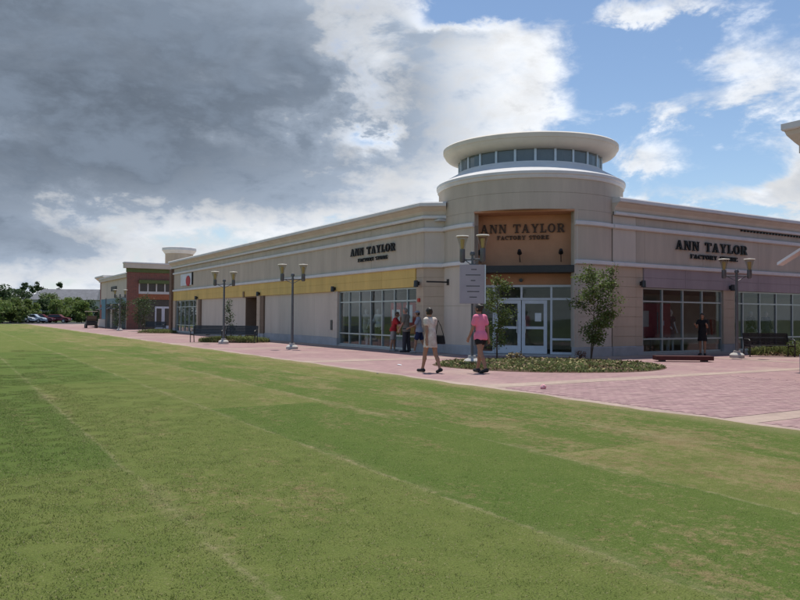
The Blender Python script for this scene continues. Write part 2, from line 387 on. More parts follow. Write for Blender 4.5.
def blade_mat():
    m = bpy.data.materials.new('grass_blades'); m.use_nodes = True; nt = m.node_tree; b = nt.nodes['Principled BSDF']
    c, _, _ = lawn_colour(nt); ge = nt.nodes.new('ShaderNodeNewGeometry')
    hs = nt.nodes.new('ShaderNodeHueSaturation'); mr = nt.nodes.new('ShaderNodeMapRange'); mr.inputs[3].default_value = .75; mr.inputs[4].default_value = 1.5
    nt.links.new(ge.outputs['Random Per Island'], mr.inputs[0]); nt.links.new(mr.outputs[0], hs.inputs['Value']); nt.links.new(c, hs.inputs['Color'])
    dd = nt.nodes.new('ShaderNodeMath'); dd.operation = 'GREATER_THAN'; nt.links.new(ge.outputs['Random Per Island'], dd.inputs[0]); dd.inputs[1].default_value = .86
    d2 = nt.nodes.new('ShaderNodeMix'); d2.data_type = 'RGBA'; d2.inputs[7].default_value = (.46,.39,.22,1); nt.links.new(dd.outputs[0], d2.inputs[0]); nt.links.new(hs.outputs[0], d2.inputs[6]); hs = d2; OUT = d2.outputs[2]
    nt.links.new(OUT, b.inputs['Base Color']); b.inputs['Roughness'].default_value = .7; b.inputs['Specular IOR Level'].default_value = .25
    tr = nt.nodes.new('ShaderNodeBsdfTranslucent'); nt.links.new(OUT, tr.inputs[0]); ms = nt.nodes.new('ShaderNodeMixShader'); ms.inputs[0].default_value = .3
    nt.links.new(b.outputs[0], ms.inputs[1]); nt.links.new(tr.outputs[0], ms.inputs[2]); nt.links.new(ms.outputs[0], nt.nodes['Material Output'].inputs['Surface']); return m
def paver_mat(name, c1, c2, mort, var):
    m = bpy.data.materials.new(name); m.use_nodes = True; nt = m.node_tree; b = nt.nodes['Principled BSDF']; L = nt.links
    ge = nt.nodes.new('ShaderNodeNewGeometry')
    br = nt.nodes.new('ShaderNodeTexBrick'); br.inputs['Scale'].default_value = 1; br.inputs['Brick Width'].default_value = .21; br.inputs['Row Height'].default_value = .105; br.inputs['Mortar Size'].default_value = .007; br.inputs['Mortar Smooth'].default_value = .3
    for k, c in (('Color1',c1),('Color2',c2),('Mortar',mort)): br.inputs[k].default_value = (*c,1)
    L.new(ge.outputs['Position'], br.inputs['Vector'])
    nz = nt.nodes.new('ShaderNodeTexNoise'); nz.inputs['Scale'].default_value = .9; nz.inputs['Detail'].default_value = 7; nz.inputs['Roughness'].default_value = .65; L.new(ge.outputs['Position'], nz.inputs['Vector'])
    mr = nt.nodes.new('ShaderNodeMapRange'); mr.inputs[1].default_value = .3; mr.inputs[2].default_value = .7; mr.inputs[3].default_value = 1-var; mr.inputs[4].default_value = 1+var; L.new(nz.outputs['Fac'], mr.inputs[0])
    hs = nt.nodes.new('ShaderNodeHueSaturation'); L.new(br.outputs['Color'], hs.inputs['Color']); L.new(mr.outputs[0], hs.inputs['Value'])
    # sandy dust lying in drifts
    n2 = nt.nodes.new('ShaderNodeTexNoise'); n2.inputs['Scale'].default_value = .35; n2.inputs['Detail'].default_value = 6; L.new(ge.outputs['Position'], n2.inputs['Vector'])
    m2 = nt.nodes.new('ShaderNodeMapRange'); m2.inputs[1].default_value = .5; m2.inputs[2].default_value = .72; m2.inputs[4].default_value = .6; L.new(n2.outputs['Fac'], m2.inputs[0])
    mx = nt.nodes.new('ShaderNodeMix'); mx.data_type = 'RGBA'; mx.inputs[7].default_value = (.43,.34,.27,1); L.new(m2.outputs[0], mx.inputs[0]); L.new(hs.outputs[0], mx.inputs[6])
    L.new(mx.outputs[2], b.inputs['Base Color']); b.inputs['Roughness'].default_value = .88
    bp = nt.nodes.new('ShaderNodeBump'); bp.inputs['Strength'].default_value = .5; bp.inputs['Distance'].default_value = .004; bp.invert = True; L.new(br.outputs['Fac'], bp.inputs['Height']); L.new(bp.outputs[0], b.inputs['Normal'])
    return m
M_rose = paver_mat('rose_pavers', (.355,.218,.208), (.280,.166,.170), (.245,.170,.160), .12)
M_beige = paver_mat('beige_pavers', (.40,.30,.245), (.35,.26,.215), (.30,.22,.19), .16)
M_mulch = mat('mulch', (.085,.05,.032), .95, .4, 14, .8, 40)
M_far = mat('far_grass', (.085,.115,.035), .95, .3, .3, .3, 3)
M_asph = mat('asphalt', (.055,.055,.058), .9, .2, 2, .3, 60)

def sheet(name, x0, x1, y0, y1, z, mt, nx=1, ny=1, hf=None, kind='structure'):
    b = MB(); xs = np.linspace(x0,x1,nx+1); ys = np.linspace(y0,y1,ny+1)
    b.v = [(x,y,z+(hf(x,y) if hf else 0)) for y in ys for x in xs]
    b.f = [(j*(nx+1)+i, j*(nx+1)+i+1, (j+1)*(nx+1)+i+1, (j+1)*(nx+1)+i) for j in range(ny) for i in range(nx)]
    o = b.build(name, mt, None, smooth=True); o['kind'] = kind; return o
g = sheet('ground', -900, 900, -400, 1400, -.06, M_far)
EDGE = 9.40
# ragged seam between turf and paving: the turf sheet laps over the paving edge
def turf():
    b = MB(); rnd = random.Random(5); ys = np.arange(-30, 118.01, .35)
    for i, y in enumerate(ys):
        e = EDGE + .05*math.sin(y*1.3)+.04*math.sin(y*3.7+1)+rnd.uniform(-.035,.035)
        b.v += [(-120, y, -.004), (-6, y, -.004), (e-.25, y, .022), (e, y, .002)]
    for i in range(len(ys)-1):
        for k in range(3): b.f.append((i*4+k, i*4+k+1, (i+1)*4+k+1, (i+1)*4+k))
    o = b.build('lawn', lawn_mat(), None, smooth=True); o['kind'] = 'structure'
turf()
pav = sheet('pavement', 9.0, 46, -30, 118, -.004, M_rose)
# the nearest brick pavers, laid one by one
def pavers():
    m_ = bpy.data.materials.new('single_paver'); m_.use_nodes = True; nt = m_.node_tree; b = nt.nodes['Principled BSDF']; L = nt.links
    ge = nt.nodes.new('ShaderNodeNewGeometry'); oi = nt.nodes.new('ShaderNodeObjectInfo'); ad = nt.nodes.new('ShaderNodeMath'); ad.operation = 'ADD'; L.new(ge.outputs['Random Per Island'], ad.inputs[0]); L.new(oi.outputs['Random'], ad.inputs[1])
    fr = nt.nodes.new('ShaderNodeMath'); fr.operation = 'FRACT'; L.new(ad.outputs[0], fr.inputs[0])
    rp = nt.nodes.new('ShaderNodeValToRGB'); L.new(fr.outputs[0], rp.inputs[0]); e = rp.color_ramp.elements; e[0].position = 0; e[0].color = (.28,.168,.172,1); e[1].position = 1; e[1].color = (.355,.232,.220,1); x = e.new(.5); x.color = (.318,.200,.197,1)
    nz = nt.nodes.new('ShaderNodeTexNoise'); nz.inputs['Scale'].default_value = 2.2; nz.inputs['Detail'].default_value = 8; L.new(ge.outputs['Position'], nz.inputs['Vector'])
    mr = nt.nodes.new('ShaderNodeMapRange'); mr.inputs[1].default_value = .3; mr.inputs[2].default_value = .7; mr.inputs[3].default_value = .85; mr.inputs[4].default_value = 1.12; L.new(nz.outputs['Fac'], mr.inputs[0])
    hs = nt.nodes.new('ShaderNodeHueSaturation'); L.new(rp.outputs[0], hs.inputs['Color']); L.new(mr.outputs[0], hs.inputs['Value']); L.new(hs.outputs[0], b.inputs['Base Color']); b.inputs['Roughness'].default_value = .88
    rnd = random.Random(8); cells = []
    for x0, x1, y0, y1 in ((9.632,17.0,6.62,11.74),(9.632,17.0,4.0,6.08)):
        j = 0; y = y0+.003
        while y+.102 < y1:
            x = x0+(j % 2)*.105
            while x+.207 < x1:
                p = Vector((x+.1,y+.05,0)); d = p.dot(VIEW)
                if abs(p.dot(SIDE)) < d*.58+.3: cells.append((d, x, y))
                x += .21
            y += .105; j += 1
    cells.sort()
    base = MB().box(0,.2055,0,.1005,-.012,.0)
    me = bpy.data.meshes.new('paver'); me.from_pydata(base.v, [], base.f); me.materials.append(m_)
    st_ = MB()
    for i, (d, x, y) in enumerate(cells):
        z = .0015+rnd.uniform(-.0012,.0012)
        if i < 300:
            o = bpy.data.objects.new('paver', me); COL.objects.link(o); o.parent = pav; o.location = (x,y,z); o.rotation_euler = (rnd.uniform(-.008,.008), rnd.uniform(-.006,.006), rnd.uniform(-.006,.006))
        else: st_.box(x, x+.2055, y, y+.1005, -.012, z)
    o = st_.build('paver_field', m_, pav); o['kind'] = 'stuff'
pavers()
def band(x0, x1, y0, y1): sheet('paving_band', x0, x1, y0, y1, .0, M_beige)
band(9.1, 9.62, -30, 118)
band(15.25, 16.6, 22.2, 118)
for y in (12.1, 21.2, 31.0, 38.0, 47.0, 56, 65, 74, 83): band(9.621, 15.249, y-.3, y+.3)
band(15.25, 46, 11.85, 12.35); band(9.621, 46, 6.1, 6.6); band(19.4, 46, 18.4, 19.6)
band(24.0, 24.5, 12.351, 18.399)
sheet('parking_lot', -90, 60, 119, 152, -.03, M_asph)

# short mown turf in front of the camera: blades, thinned with distance
def grass():
    rnd = random.Random(3)
    me = []
    for v in range(4):
        b = MB(); W = .5
        for k in range(1500):
            x = rnd.uniform(-W/2,W/2); y = rnd.uniform(-W/2,W/2); h = rnd.uniform(.007,.021)*(1.22 if math.sin(x*23+v)*math.cos(y*19+v*2) > .55 else 1); a = rnd.uniform(0,math.pi*2); w = rnd.uniform(.0018,.0035)
            lx = rnd.uniform(-1,1)*h*.9; ly = rnd.uniform(-1,1)*h*.9; cx, cy = math.cos(a)*w, math.sin(a)*w
            b.add([(x-cx,y-cy,0),(x+cx,y+cy,0),(x+lx*.4+cx*.7,y+ly*.4+cy*.7,h*.6),(x+lx*.4-cx*.7,y+ly*.4-cy*.7,h*.6),(x+lx,y+ly,h)], [(0,1,2,3),(3,2,4)])
        m_ = bpy.data.meshes.new('grass_tile'); m_.from_pydata(b.v, [], b.f); m_.materials.append(MATS.setdefault('blades', None) or blade_mat()); MATS['blades'] = m_.materials[0]
        me.append(m_)
    pts = []
    for i in range(-60, 40):
        for j in range(0, 80):
            x = .25+i*.5; y = .25+j*.5
            if x > EDGE-.3: continue
            d = Vector((x,y,0)); dep = d.dot(VIEW); sd = d.dot(SIDE)
            if dep < 2.6 or dep > 30 or abs(sd) > dep*.62+1.2 or rnd.random() < max(0.0,(dep-9)/21)**.8: continue
            pts.append((x,y,.0))
    # one object: points carried by a mesh, tiles set on them by geometry nodes
    pm = bpy.data.meshes.new('grass'); pm.from_pydata([(x+rnd.uniform(-.06,.06),y+rnd.uniform(-.06,.06),0) for x,y,z in pts], [], [])
    o = bpy.data.objects.new('grass', pm); COL.objects.link(o); o['kind'] = 'stuff'; o['label'] = 'short mown green lawn grass with straw coloured seams'; o['category'] = 'grass'
    src = []
    coll = bpy.data.collections.new('grass_tiles')
    for i, m_ in enumerate(me):
        so_ = bpy.data.objects.new('grass_tile', m_); coll.objects.link(so_); src.append(so_)
    ng = bpy.data.node_groups.new('grass_scatter', 'GeometryNodeTree')
    ng.interface.new_socket('Geometry', in_out='INPUT', socket_type='NodeSocketGeometry'); ng.interface.new_socket('Geometry', in_out='OUTPUT', socket_type='NodeSocketGeometry')
    gi = ng.nodes.new('NodeGroupInput'); go = ng.nodes.new('NodeGroupOutput')
    ci = ng.nodes.new('GeometryNodeCollectionInfo'); ci.inputs[0].default_value = coll; ci.inputs['Separate Children'].default_value = True; ci.inputs['Reset Children'].default_value = True
    ip = ng.nodes.new('GeometryNodeInstanceOnPoints'); ip.inputs['Pick Instance'].default_value = True
    rv = ng.nodes.new('FunctionNodeRandomValue'); rv.data_type = 'FLOAT_VECTOR'; rv.inputs[0].default_value = (0,0,0); rv.inputs[1].default_value = (0,0,6.283)
    m2p = ng.nodes.new('GeometryNodeMeshToPoints')
    ng.links.new(gi.outputs[0], m2p.inputs[0]); ng.links.new(m2p.outputs[0], ip.inputs['Points']); ng.links.new(ci.outputs[0], ip.inputs['Instance']); ng.links.new(rv.outputs[0], ip.inputs['Rotation']); ng.links.new(ip.outputs[0], go.inputs[0])
    md = o.modifiers.new('scatter', 'NODES'); md.node_group = ng
grass()

# ------------------------------------------------------------------ sweeping a moulding along a plan line
def sweep(b, path, prof, cap=True):
    """path: plan points; prof: closed loop of (out, z); 'out' is to the right of the walking direction"""
    P = [Vector((p[0],p[1],0)) for p in path]; n = len(P); m = len(prof); vs = []
    for i in range(n):
        d1 = (P[i]-P[i-1]).normalized() if i > 0 else None; d2 = (P[i+1]-P[i]).normalized() if i < n-1 else None
        r1 = Vector((d1.y,-d1.x,0)) if d1 else None; r2 = Vector((d2.y,-d2.x,0)) if d2 else None
        if r1 is None: o = r2
        elif r2 is None: o = r1
        else:
            o = (r1+r2).normalized(); o = o/max(.2, o.dot(r1))
        for q, z in prof: vs.append((P[i].x+o.x*q, P[i].y+o.y*q, z))
    fs = []
    for i in range(n-1):
        for k in range(m): fs.append((i*m+k, i*m+(k+1)%m, (i+1)*m+(k+1)%m, (i+1)*m+k))
    if cap: fs.append(tuple(range(m))); fs.append(tuple((n-1)*m+k for k in range(m-1,-1,-1)))
    return b.add(vs, fs)
def arc(c, r, a0, a1, n): return [(c[0]+r*math.cos(a0+(a1-a0)*k/n), c[1]+r*math.sin(a0+(a1-a0)*k/n)) for k in range(n+1)]

# ------------------------------------------------------------------ letters (bold serif capitals, built stroke by stroke)
def glyph(ch):
    Q = []          # convex quads in a unit-high cell
    def bar(x0,y0,x1,y1): Q.append([(x0,y0),(x1,y0),(x1,y1),(x0,y1)])
    def dia(xa,xb,w): Q.append([(xa,0),(xa+w,0),(xb+w,1),(xb,1)])
    def ring(cx,cy,rx,ry,tx,ty,a0,a1,n=14):
        for k in range(n):
            a = R(a0+(a1-a0)*k/n); c = R(a0+(a1-a0)*(k+1)/n)
            Q.append([(cx+rx*math.cos(a),cy+ry*math.sin(a)),(cx+rx*math.cos(c),cy+ry*math.sin(c)),(cx+(rx-tx)*math.cos(c),cy+(ry-ty)*math.sin(c)),(cx+(rx-tx)*math.cos(a),cy+(ry-ty)*math.sin(a))])
    if ch == 'A': dia(.08,.38,.10); Q.append([(.62,0),(.86,0),(.56,1),(.36,1)]); bar(.22,.28,.7,.38); bar(0,0,.28,.08); bar(.52,0,.95,.08); w = .95
    elif ch == 'N': bar(.1,0,.2,1); bar(.74,0,.84,1); Q.append([(.66,0),(.84,0),(.34,1),(.1,1)]); bar(0,.92,.3,1); bar(0,0,.32,.08); bar(.62,.92,.94,1); w = .95
    elif ch == 'T': bar(.33,0,.55,1); bar(0,.9,.88,1); bar(0,.68,.08,.9); bar(.8,.68,.88,.9); bar(.2,0,.68,.08); w = .88
    elif ch == 'Y': bar(.36,0,.58,.5); Q.append([(.36,.48),(.58,.48),(.28,1),(.06,1)]); Q.append([(.46,.48),(.58,.48),(.86,1),(.76,1)]); bar(0,.92,.38,1); bar(.62,.92,.94,1); bar(.24,0,.7,.08); w = .93
    elif ch == 'L': bar(.12,0,.34,1); bar(0,.92,.46,1); bar(0,0,.74,.1); bar(.66,.1,.74,.34); w = .76
    elif ch == 'O': ring(.46,.5,.46,.52,.22,.1,0,360,22); w = .92
    elif ch == 'R': bar(.12,0,.34,1); bar(0,0,.46,.08); bar(.02,.9,.5,1); bar(.3,.44,.52,.53); ring(.5,.72,.34,.28,.2,.09,-90,90,10); Q.append([(.64,0),(.94,0),(.66,.46),(.42,.46)]); w = .95
    elif ch == 'F': bar(.12,0,.34,1); bar(0,0,.46,.08); bar(0,.9,.78,1); bar(.7,.7,.78,.9); bar(.34,.46,.6,.55); w = .78
    elif ch == 'C': ring(.46,.5,.46,.52,.22,.1,50,310,18); bar(.7,.62,.8,.96); w = .84
    elif ch == 'S': ring(.38,.74,.34,.28,.18,.09,40,270,12); ring(.38,.27,.36,.29,.18,.09,-140,90,12); bar(.6,.72,.68,.98); w = .76
    elif ch == 'E': bar(.12,0,.34,1); bar(0,0,.82,.1); bar(0,.9,.78,1); bar(.7,.7,.78,.9); bar(.74,.1,.82,.32); bar(.34,.46,.62,.55); w = .84
    else: w = .5
    return Q, w
def sign(F, text, a0, a1, b0, b1, c, mt, parent, flip=1, name='sign_letter'):
    gap = .16; tot = sum(glyph(ch)[1]+gap for ch in text)-gap; h = b1-b0; sx = (a1-a0)/tot; x = 0
    o, ex, nn = F
    for ch in text:
        Q, w = glyph(ch)
        if Q:
            b = MB()
            for k, q in enumerate(Q):
                fr_ = c+.05+.0006*k; pts = []
                for cc in (c, fr_):
                    for (u,v) in q: pts.append(o+ex*((a0+(x+u)*sx))+Vector((0,0,b0+v*h))+nn*cc)
                b.hexa(pts)
            b.build(name, mt, parent)
        x += w+gap
# ------------------------------------------------------------------ the corner store
T0, S0 = 16.3, 19.5                       # planes of the two street fronts
TC = Vector((20.6, 23.2, 0)); TR = 3.78   # round corner tower
NB = Vector((-.7071068,-.7071068,0)); EB = Vector((.7071068,-.7071068,0))
SEND = 64.2; XEND = 46.0
store = wthing('corner_store', 'taupe stucco corner store with round tower, orange entrance recess and yellow fascia', 'store', (T0,S0,0))
FL = (Vector((T0,0,0)), Vector((0,1,0)), Vector((-1,0,0)))
FR = (Vector((0,S0,0)), Vector((1,0,0)), Vector((0,-1,0)))
FD = (TC+NB*2.40, EB, NB)
A_L = (T0, 24.64); J_L = (17.0, 24.1); J_R = (21.65, S0)

# --- mouldings: walk with the street on the right-hand side => left front from far end towards the tower
pathL = [J_L, A_L, (T0, SEND)]
pathL = pathL[::-1]
# walking -Y along X=T0 puts the right-hand side at -X (the street)
pathR = [(J_R[0]-.1, S0), (XEND, S0)]   # walking +X puts the right-hand side at -Y (the street)
corn = [(-.3,5.45),(.06,5.45),(.10,5.47),(.10,5.53),(.06,5.55),(.10,5.70),(.20,5.80),(.30,5.86)]
cap_ = [(-.3,5.862),(.34,5.862),(.38,5.89),(.38,6.0),(.34,6.05),(-.3,6.05)]
bead = [(0.0,5.40),(.13,5.40),(.16,5.43),(.16,5.50),(.13,5.53),(0.0,5.53)]
corn = [(-.3,5.40),(.05,5.40),(.05,5.55),(.12,5.70),(.24,5.80),(.30,5.855),(-.3,5.855)]
band_hi = [(0.0,4.88),(.07,4.88),(.11,4.91),(.11,5.03),(.07,5.05),(0.0,5.05)]
band_lo = [(0.0,3.43),(.08,3.43),(.13,3.46),(.13,3.58),(.08,3.60),(0.0,3.60)]
for path in (pathL, pathR):
    sweep(MB(), path, corn).build('cornice', M_corn, store)
    sweep(MB(), path, bead).build('cornice_bead', M_trim, store)
    sweep(MB(), path, cap_).build('coping', M_trim, store)
    sweep(MB(), path, band_hi).build('upper_band', M_trim, store)
    sweep(MB(), path, band_lo).build('lower_band', M_trim, store)
# --- upper walls in large stucco panels with reveals between
def wall_panels(F, cuts, z0, z1, mt, c0=-.3, c1=0.0, gap=.012, name='wall_panel'):
    for a, d in zip(cuts[:-1], cuts[1:]):
        MB().fbox(F, a+gap/2, d-gap/2, z0, z1, c0, c1).build(name, mt, store)
MB().fbox(FL, 24.7, SEND-.02, 2.69, 5.39, -.5, -.31).build('back_wall', M_eifs, store)
MB().fbox(FR, 21.9, XEND, 2.69, 5.39, -.5, -.31).build('back_wall', M_eifs, store)
cutL = [24.66, 25.25, 29.0, 32.6, 37.4, 42.3, 46.0, 51.0, 55.6, 60.0, SEND]
for z0, z1 in ((3.50,4.96),(4.965,5.41)):
    wall_panels(FL, cutL, z0, z1, M_eifs)
cutR = [22.85, 23.35, 27.0, 30.9, 34.8, 38.7, 42.5, XEND]
for z0, z1 in ((3.50,4.96),(4.965,5.41)):
    wall_panels(FR, cutR, z0, z1, M_eifs)
def course(pts, zs, mt, gap=.014):
    """stack of scored stucco courses along a plan line (street on the right)"""
    for z0, z1 in zip(zs[:-1], zs[1:]):
        sweep(MB(), pts, [(-.25,z0+gap/2),(0,z0+gap/2),(0,z1-gap/2),(-.25,z1-gap/2)]).build('wall_panel', mt, store)
    sweep(MB(), pts, [(-.22,zs[0]),(-.02,zs[0]),(-.02,zs[-1]),(-.22,zs[-1])]).build('wall_backing', mt, store)
ZLOW = [.36,.74,1.12,1.50,1.88,2.26,2.67,3.04,3.43]
ZHI = [3.43, 4.96, 5.41]
# splayed wall between the yellow front and the tower, and the pier beyond the tower
# (a line walked towards the camera-left end keeps the street on its right)
spl = [A_L, J_L]
course(spl, ZLOW, M_pier); course(spl, ZHI, M_eifs2)
sweep(MB(), spl, [(-.2,0),(.03,0),(.03,.33),(0,.36),(-.2,.36)]).build('plinth', M_plinth, store)
prr = [(J_R[0]-.1, S0), (22.84, S0)]
course(prr, ZLOW, M_pier); course(prr, ZHI, M_eifs2)
sweep(MB(), prr, [(-.2,0),(.03,0),(.03,.33),(0,.36),(-.2,.36)]).build('plinth', M_plinth, store)
# --- piers along both fronts
def pier(F, a0, a1, mt=M_pier, c1=.06, z1=3.43):
    zs = ZLOW if z1 > 3 else [.36,.74,1.12,1.50,1.88,2.26,2.67]
    for q0, q1 in zip(zs[:-1], zs[1:]): MB().fbox(F, a0, a1, q0+.006, q1-.006, -.35, c1).build('pier_course', mt, store)
    MB().fbox(F, a0+.02, a1-.02, .36, zs[-1], -.33, c1-.02).build('pier_core', mt, store)
    MB().fbox(F, a0-.02, a1+.02, 0, .355, -.35, c1+.02).build('plinth', M_plinth, store)
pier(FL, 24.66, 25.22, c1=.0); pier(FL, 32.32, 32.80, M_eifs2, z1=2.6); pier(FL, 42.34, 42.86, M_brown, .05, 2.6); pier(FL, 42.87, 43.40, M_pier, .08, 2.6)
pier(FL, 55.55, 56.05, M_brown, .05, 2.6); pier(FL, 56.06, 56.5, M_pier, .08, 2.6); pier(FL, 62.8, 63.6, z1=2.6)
pier(FR, 22.85, 23.24, c1=.0); pier(FR, 28.36, 29.14, c1=.02, z1=2.6); pier(FR, 35.0, 35.8, c1=.02, z1=2.6); pier(FR, 41.5, 42.3, c1=.02, z1=2.6)
# end pier clad in brown brick where the front stops
MB().box(T0-.22, T0+.5, 63.62, SEND+.1, 0, 5.38).build('end_pier', mat('brown_brick',(.20,.125,.09),.9,.25,9), store)
# --- fascias made of boards
def fascia(F, a0, a1, mt, step=2.65):
    n = max(1, round((a1-a0)/step)); w = (a1-a0)/n
    for i in range(n):
        for z0, z1 in ((2.67,3.045),(3.055,3.428)):
            MB().fbox(F, a0+i*w+.005, a0+(i+1)*w-.005, z0, z1, -.3, .045).build('fascia_board', mt, store)
    MB().fbox(F, a0, a1, 2.69, 3.42, -.29, .03).build('fascia_backing', mt, store)
fascia(FL, 25.24, 63.6, M_yellow); fascia(FR, 23.26, XEND, M_lav)
# --- blank bays
def blank(F, a0, a1, n):
    w = (a1-a0)/n
    for i in range(n): MB().fbox(F, a0+i*w+.005, a0+(i+1)*w-.005, .40, 2.665, -.3, -.05).build('wall_panel', M_eifs2, store)
    MB().fbox(F, a0, a1, .36, 2.66, -.29, -.065).build('wall_backing', M_eifs2, store)
    MB().fbox(F, a0, a1, 0, .395, -.3, -.02).build('plinth', M_plinth, store)
blank(FL, 32.82, 42.32, 4); blank(FL, 45.72, 55.53, 4)
# --- alcove with a plain service door
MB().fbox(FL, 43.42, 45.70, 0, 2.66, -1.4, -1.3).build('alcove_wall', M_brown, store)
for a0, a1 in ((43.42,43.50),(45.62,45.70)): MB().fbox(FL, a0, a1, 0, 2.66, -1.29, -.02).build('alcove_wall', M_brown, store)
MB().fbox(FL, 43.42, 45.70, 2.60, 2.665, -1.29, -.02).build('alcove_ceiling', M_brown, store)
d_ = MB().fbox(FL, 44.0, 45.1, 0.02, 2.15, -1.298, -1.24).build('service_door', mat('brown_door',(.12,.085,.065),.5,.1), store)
MB().fbox(FL, 44.1, 44.15, .95, 1.1, -1.238, -1.18).build('handle', M_alu, d_)
MB().fbox(FL, 45.72, 45.95, 2.6, 3.0, .05, .1).build('notice_plate', mat('bronze_plate',(.2,.12,.05),.5), store)

# --- glazing
def window(F, xs, zs, c=-.10, mt=M_alu, fw=.06, skip=()):
    b = MB(); a0, a1 = xs[0], xs[-1]
    b.fbox(F, a0, a1, zs[0], zs[0]+.07, c-.05, c+.05); b.fbox(F, a0, a1, zs[-1]-.06, zs[-1], c-.05, c+.05)
    b.fbox(F, a0, a0+fw, zs[0]+.07, zs[-1]-.06, c-.05, c+.05); b.fbox(F, a1-fw, a1, zs[0]+.07, zs[-1]-.06, c-.05, c+.05)
    w = b.build('window', mt, store)
    for x in xs[1:-1]: MB().fbox(F, x-fw/2, x+fw/2, zs[0]+.07, zs[-1]-.06, c-.05, c+.05).build('mullion', mt, w)
    for z in zs[1:-1]:
        for p, q in zip(xs[:-1], xs[1:]): MB().fbox(F, p+fw/2+.001, q-fw/2-.001, z-fw/2, z+fw/2, c-.045, c+.045).build('transom', mt, w)
    for p, q in zip(xs[:-1], xs[1:]):
        for r, t in zip(zs[:-1], zs[1:]):
            MB().fbox(F, p+fw/2-.005, q-fw/2+.005, r+.03, t-.03, c-.008, c+.004).build('pane', M_glass, w)
    return w
M_silver = mat('grey_green_frame', (.42,.47,.47), .4, .06, 5, spec=.5, metal=.4)
window(FL, [25.24, 26.0, 27.05, 28.1, 29.15, 30.2, 31.25, 32.30], [.06, .62, 2.12, 2.66], mt=M_silver)
window(FL, [56.52, 57.8, 59.05, 60.3, 61.55, 62.78], [.06, .62, 2.12, 2.66], mt=M_silver)
window(FR, [23.26, 24.47, 25.75, 27.0, 28.34], [.06, .62, 2.12, 2.66], mt=M_silver)
window(FR, [29.16, 29.85, 31.11, 32.38, 33.7, 34.98], [.06, .62, 2.12, 2.66], mt=M_silver)
window(FR, [35.82, 37.1, 38.4, 39.7, 41.48], [.06, .62, 2.12, 2.66], mt=M_silver)
for F, a0, a1 in ((FL,25.24,32.30),(FL,56.52,62.78),(FR,23.26,28.34),(FR,29.16,34.98),(FR,35.82,41.48)):
    MB().fbox(F, a0, a1, 0.0, .055, -.2, .02).build('window_sill', M_conc, store)
# interiors behind the glass
def room(x0,x1,y0,y1, wall=M_int):
    MB().box(x0,x1,y0,y1,-.02,.03).build('interior_floor', M_floor, store)
    MB().box(x0,x1,y0,y1,2.72,2.78).build('interior_ceiling', M_int, store)
    return
room(T0+.2, T0+6.5, 24.6, 33.2); MB().box(T0+6.5, T0+6.6, 24.6, 33.2, 0, 2.72).build('interior_wall', M_int, store); MB().box(T0+.3, T0+6.5, 33.2, 33.3, 0, 2.72).build('interior_wall', M_int, store)
room(T0+.2, T0+5, 56.0, 63.2); MB().box(T0+5, T0+5.1, 56.0, 63.2, 0, 2.72).build('interior_wall', M_int, store)
for y in (55.9, 63.2): MB().box(T0+.3, T0+5, y, y+.1, 0, 2.72).build('interior_wall', M_int, store)
room(22.9, XEND, S0+.2, S0+6.5); MB().box(24.5, XEND, S0+6.5, S0+6.6, 0, 2.72).build('interior_wall', M_int, store)
# flat roof and rear walls so that no light leaks in
MB().box(T0+.3, XEND, S0+4.5, SEND, 5.30, 5.38).build('roof', M_roof, store)
MB().box(22.9, XEND, S0+.3, S0+4.49, 5.30, 5.379).build('roof', M_roof, store)
MB().box(XEND-.2, XEND, S0+.3, SEND, 0, 5.29).build('rear_wall', M_eifs, store)
MB().box(T0+.35, XEND-.21, SEND-.3, SEND-.01, 0, 5.29).build('end_wall', M_eifs, store)

# --- tower
angB = math.atan2(NB.y, NB.x)
OW = 1.86; aO = math.asin(OW/TR)          # half angle of the entrance opening
def aof(p): return math.atan2(p[1]-TC.y, p[0]-TC.x) % (2*math.pi)
aL, aR_ = aof(J_L), aof((J_R[0]+.08,S0+.02)); aB = angB % (2*math.pi)
# seen from above the arc runs counter-clockwise from the left wing round to the right wing; walked that way the street is on the right
arcs = [(aL-.02, aB-aO), (aB+aO, aR_+.05)]
def tower_course(a0, a1, zs, mt, r=TR, name='tower_panel'):
    n = max(4, int((a1-a0)/.05))
    for z0, z1 in zip(zs[:-1], zs[1:]):
        sweep(MB(), arc(TC, r, a0, a1, n), [(-.25,z0+.007),(0,z0+.007),(0,z1-.007),(-.25,z1-.007)]).build(name, mt, store, smooth=True)
    sweep(MB(), arc(TC, r, a0, a1, n), [(-.23,zs[0]),(-.02,zs[0]),(-.02,zs[-1]),(-.23,zs[-1])]).build('tower_backing', mt, store, smooth=True)
for k, (a0, a1) in enumerate(arcs):
    tower_course(a0, a1, [.36,.74,1.12,1.50,1.88,2.26,2.67,3.04,3.43] if k else [.36,1.88,3.43], M_eifs2)
    tower_course(a0, a1, [3.43,4.96,5.46], M_eifs)
    n = max(4, int((a1-a0)/.05)); pth = arc(TC, TR, a0, a1, n)
    sweep(MB(), pth, [(-.2,0),(.03,0),(.03,.33),(0,.36),(-.2,.36)]).build('plinth', M_plinth, store, smooth=True)
    sweep(MB(), pth, band_hi).build('upper_band', M_trim, store, smooth=True)
    sweep(MB(), pth, band_lo).build('lower_band', M_trim, store, smooth=True)
ring = lambda prof, n=72: MB().lathe([(r,z) for r,z in prof], TC, n)
for z0, z1 in ((5.46,6.07),(6.08,6.62)): ring([(TR-.25,z0),(TR,z0),(TR,z1),(TR-.25,z1)]).build('tower_drum', M_eifs, store, smooth=True)
ring([(TR-.24,5.47),(TR-.02,5.47),(TR-.02,6.62),(TR-.24,6.62)]).build('tower_backing', M_eifs, store, smooth=True)
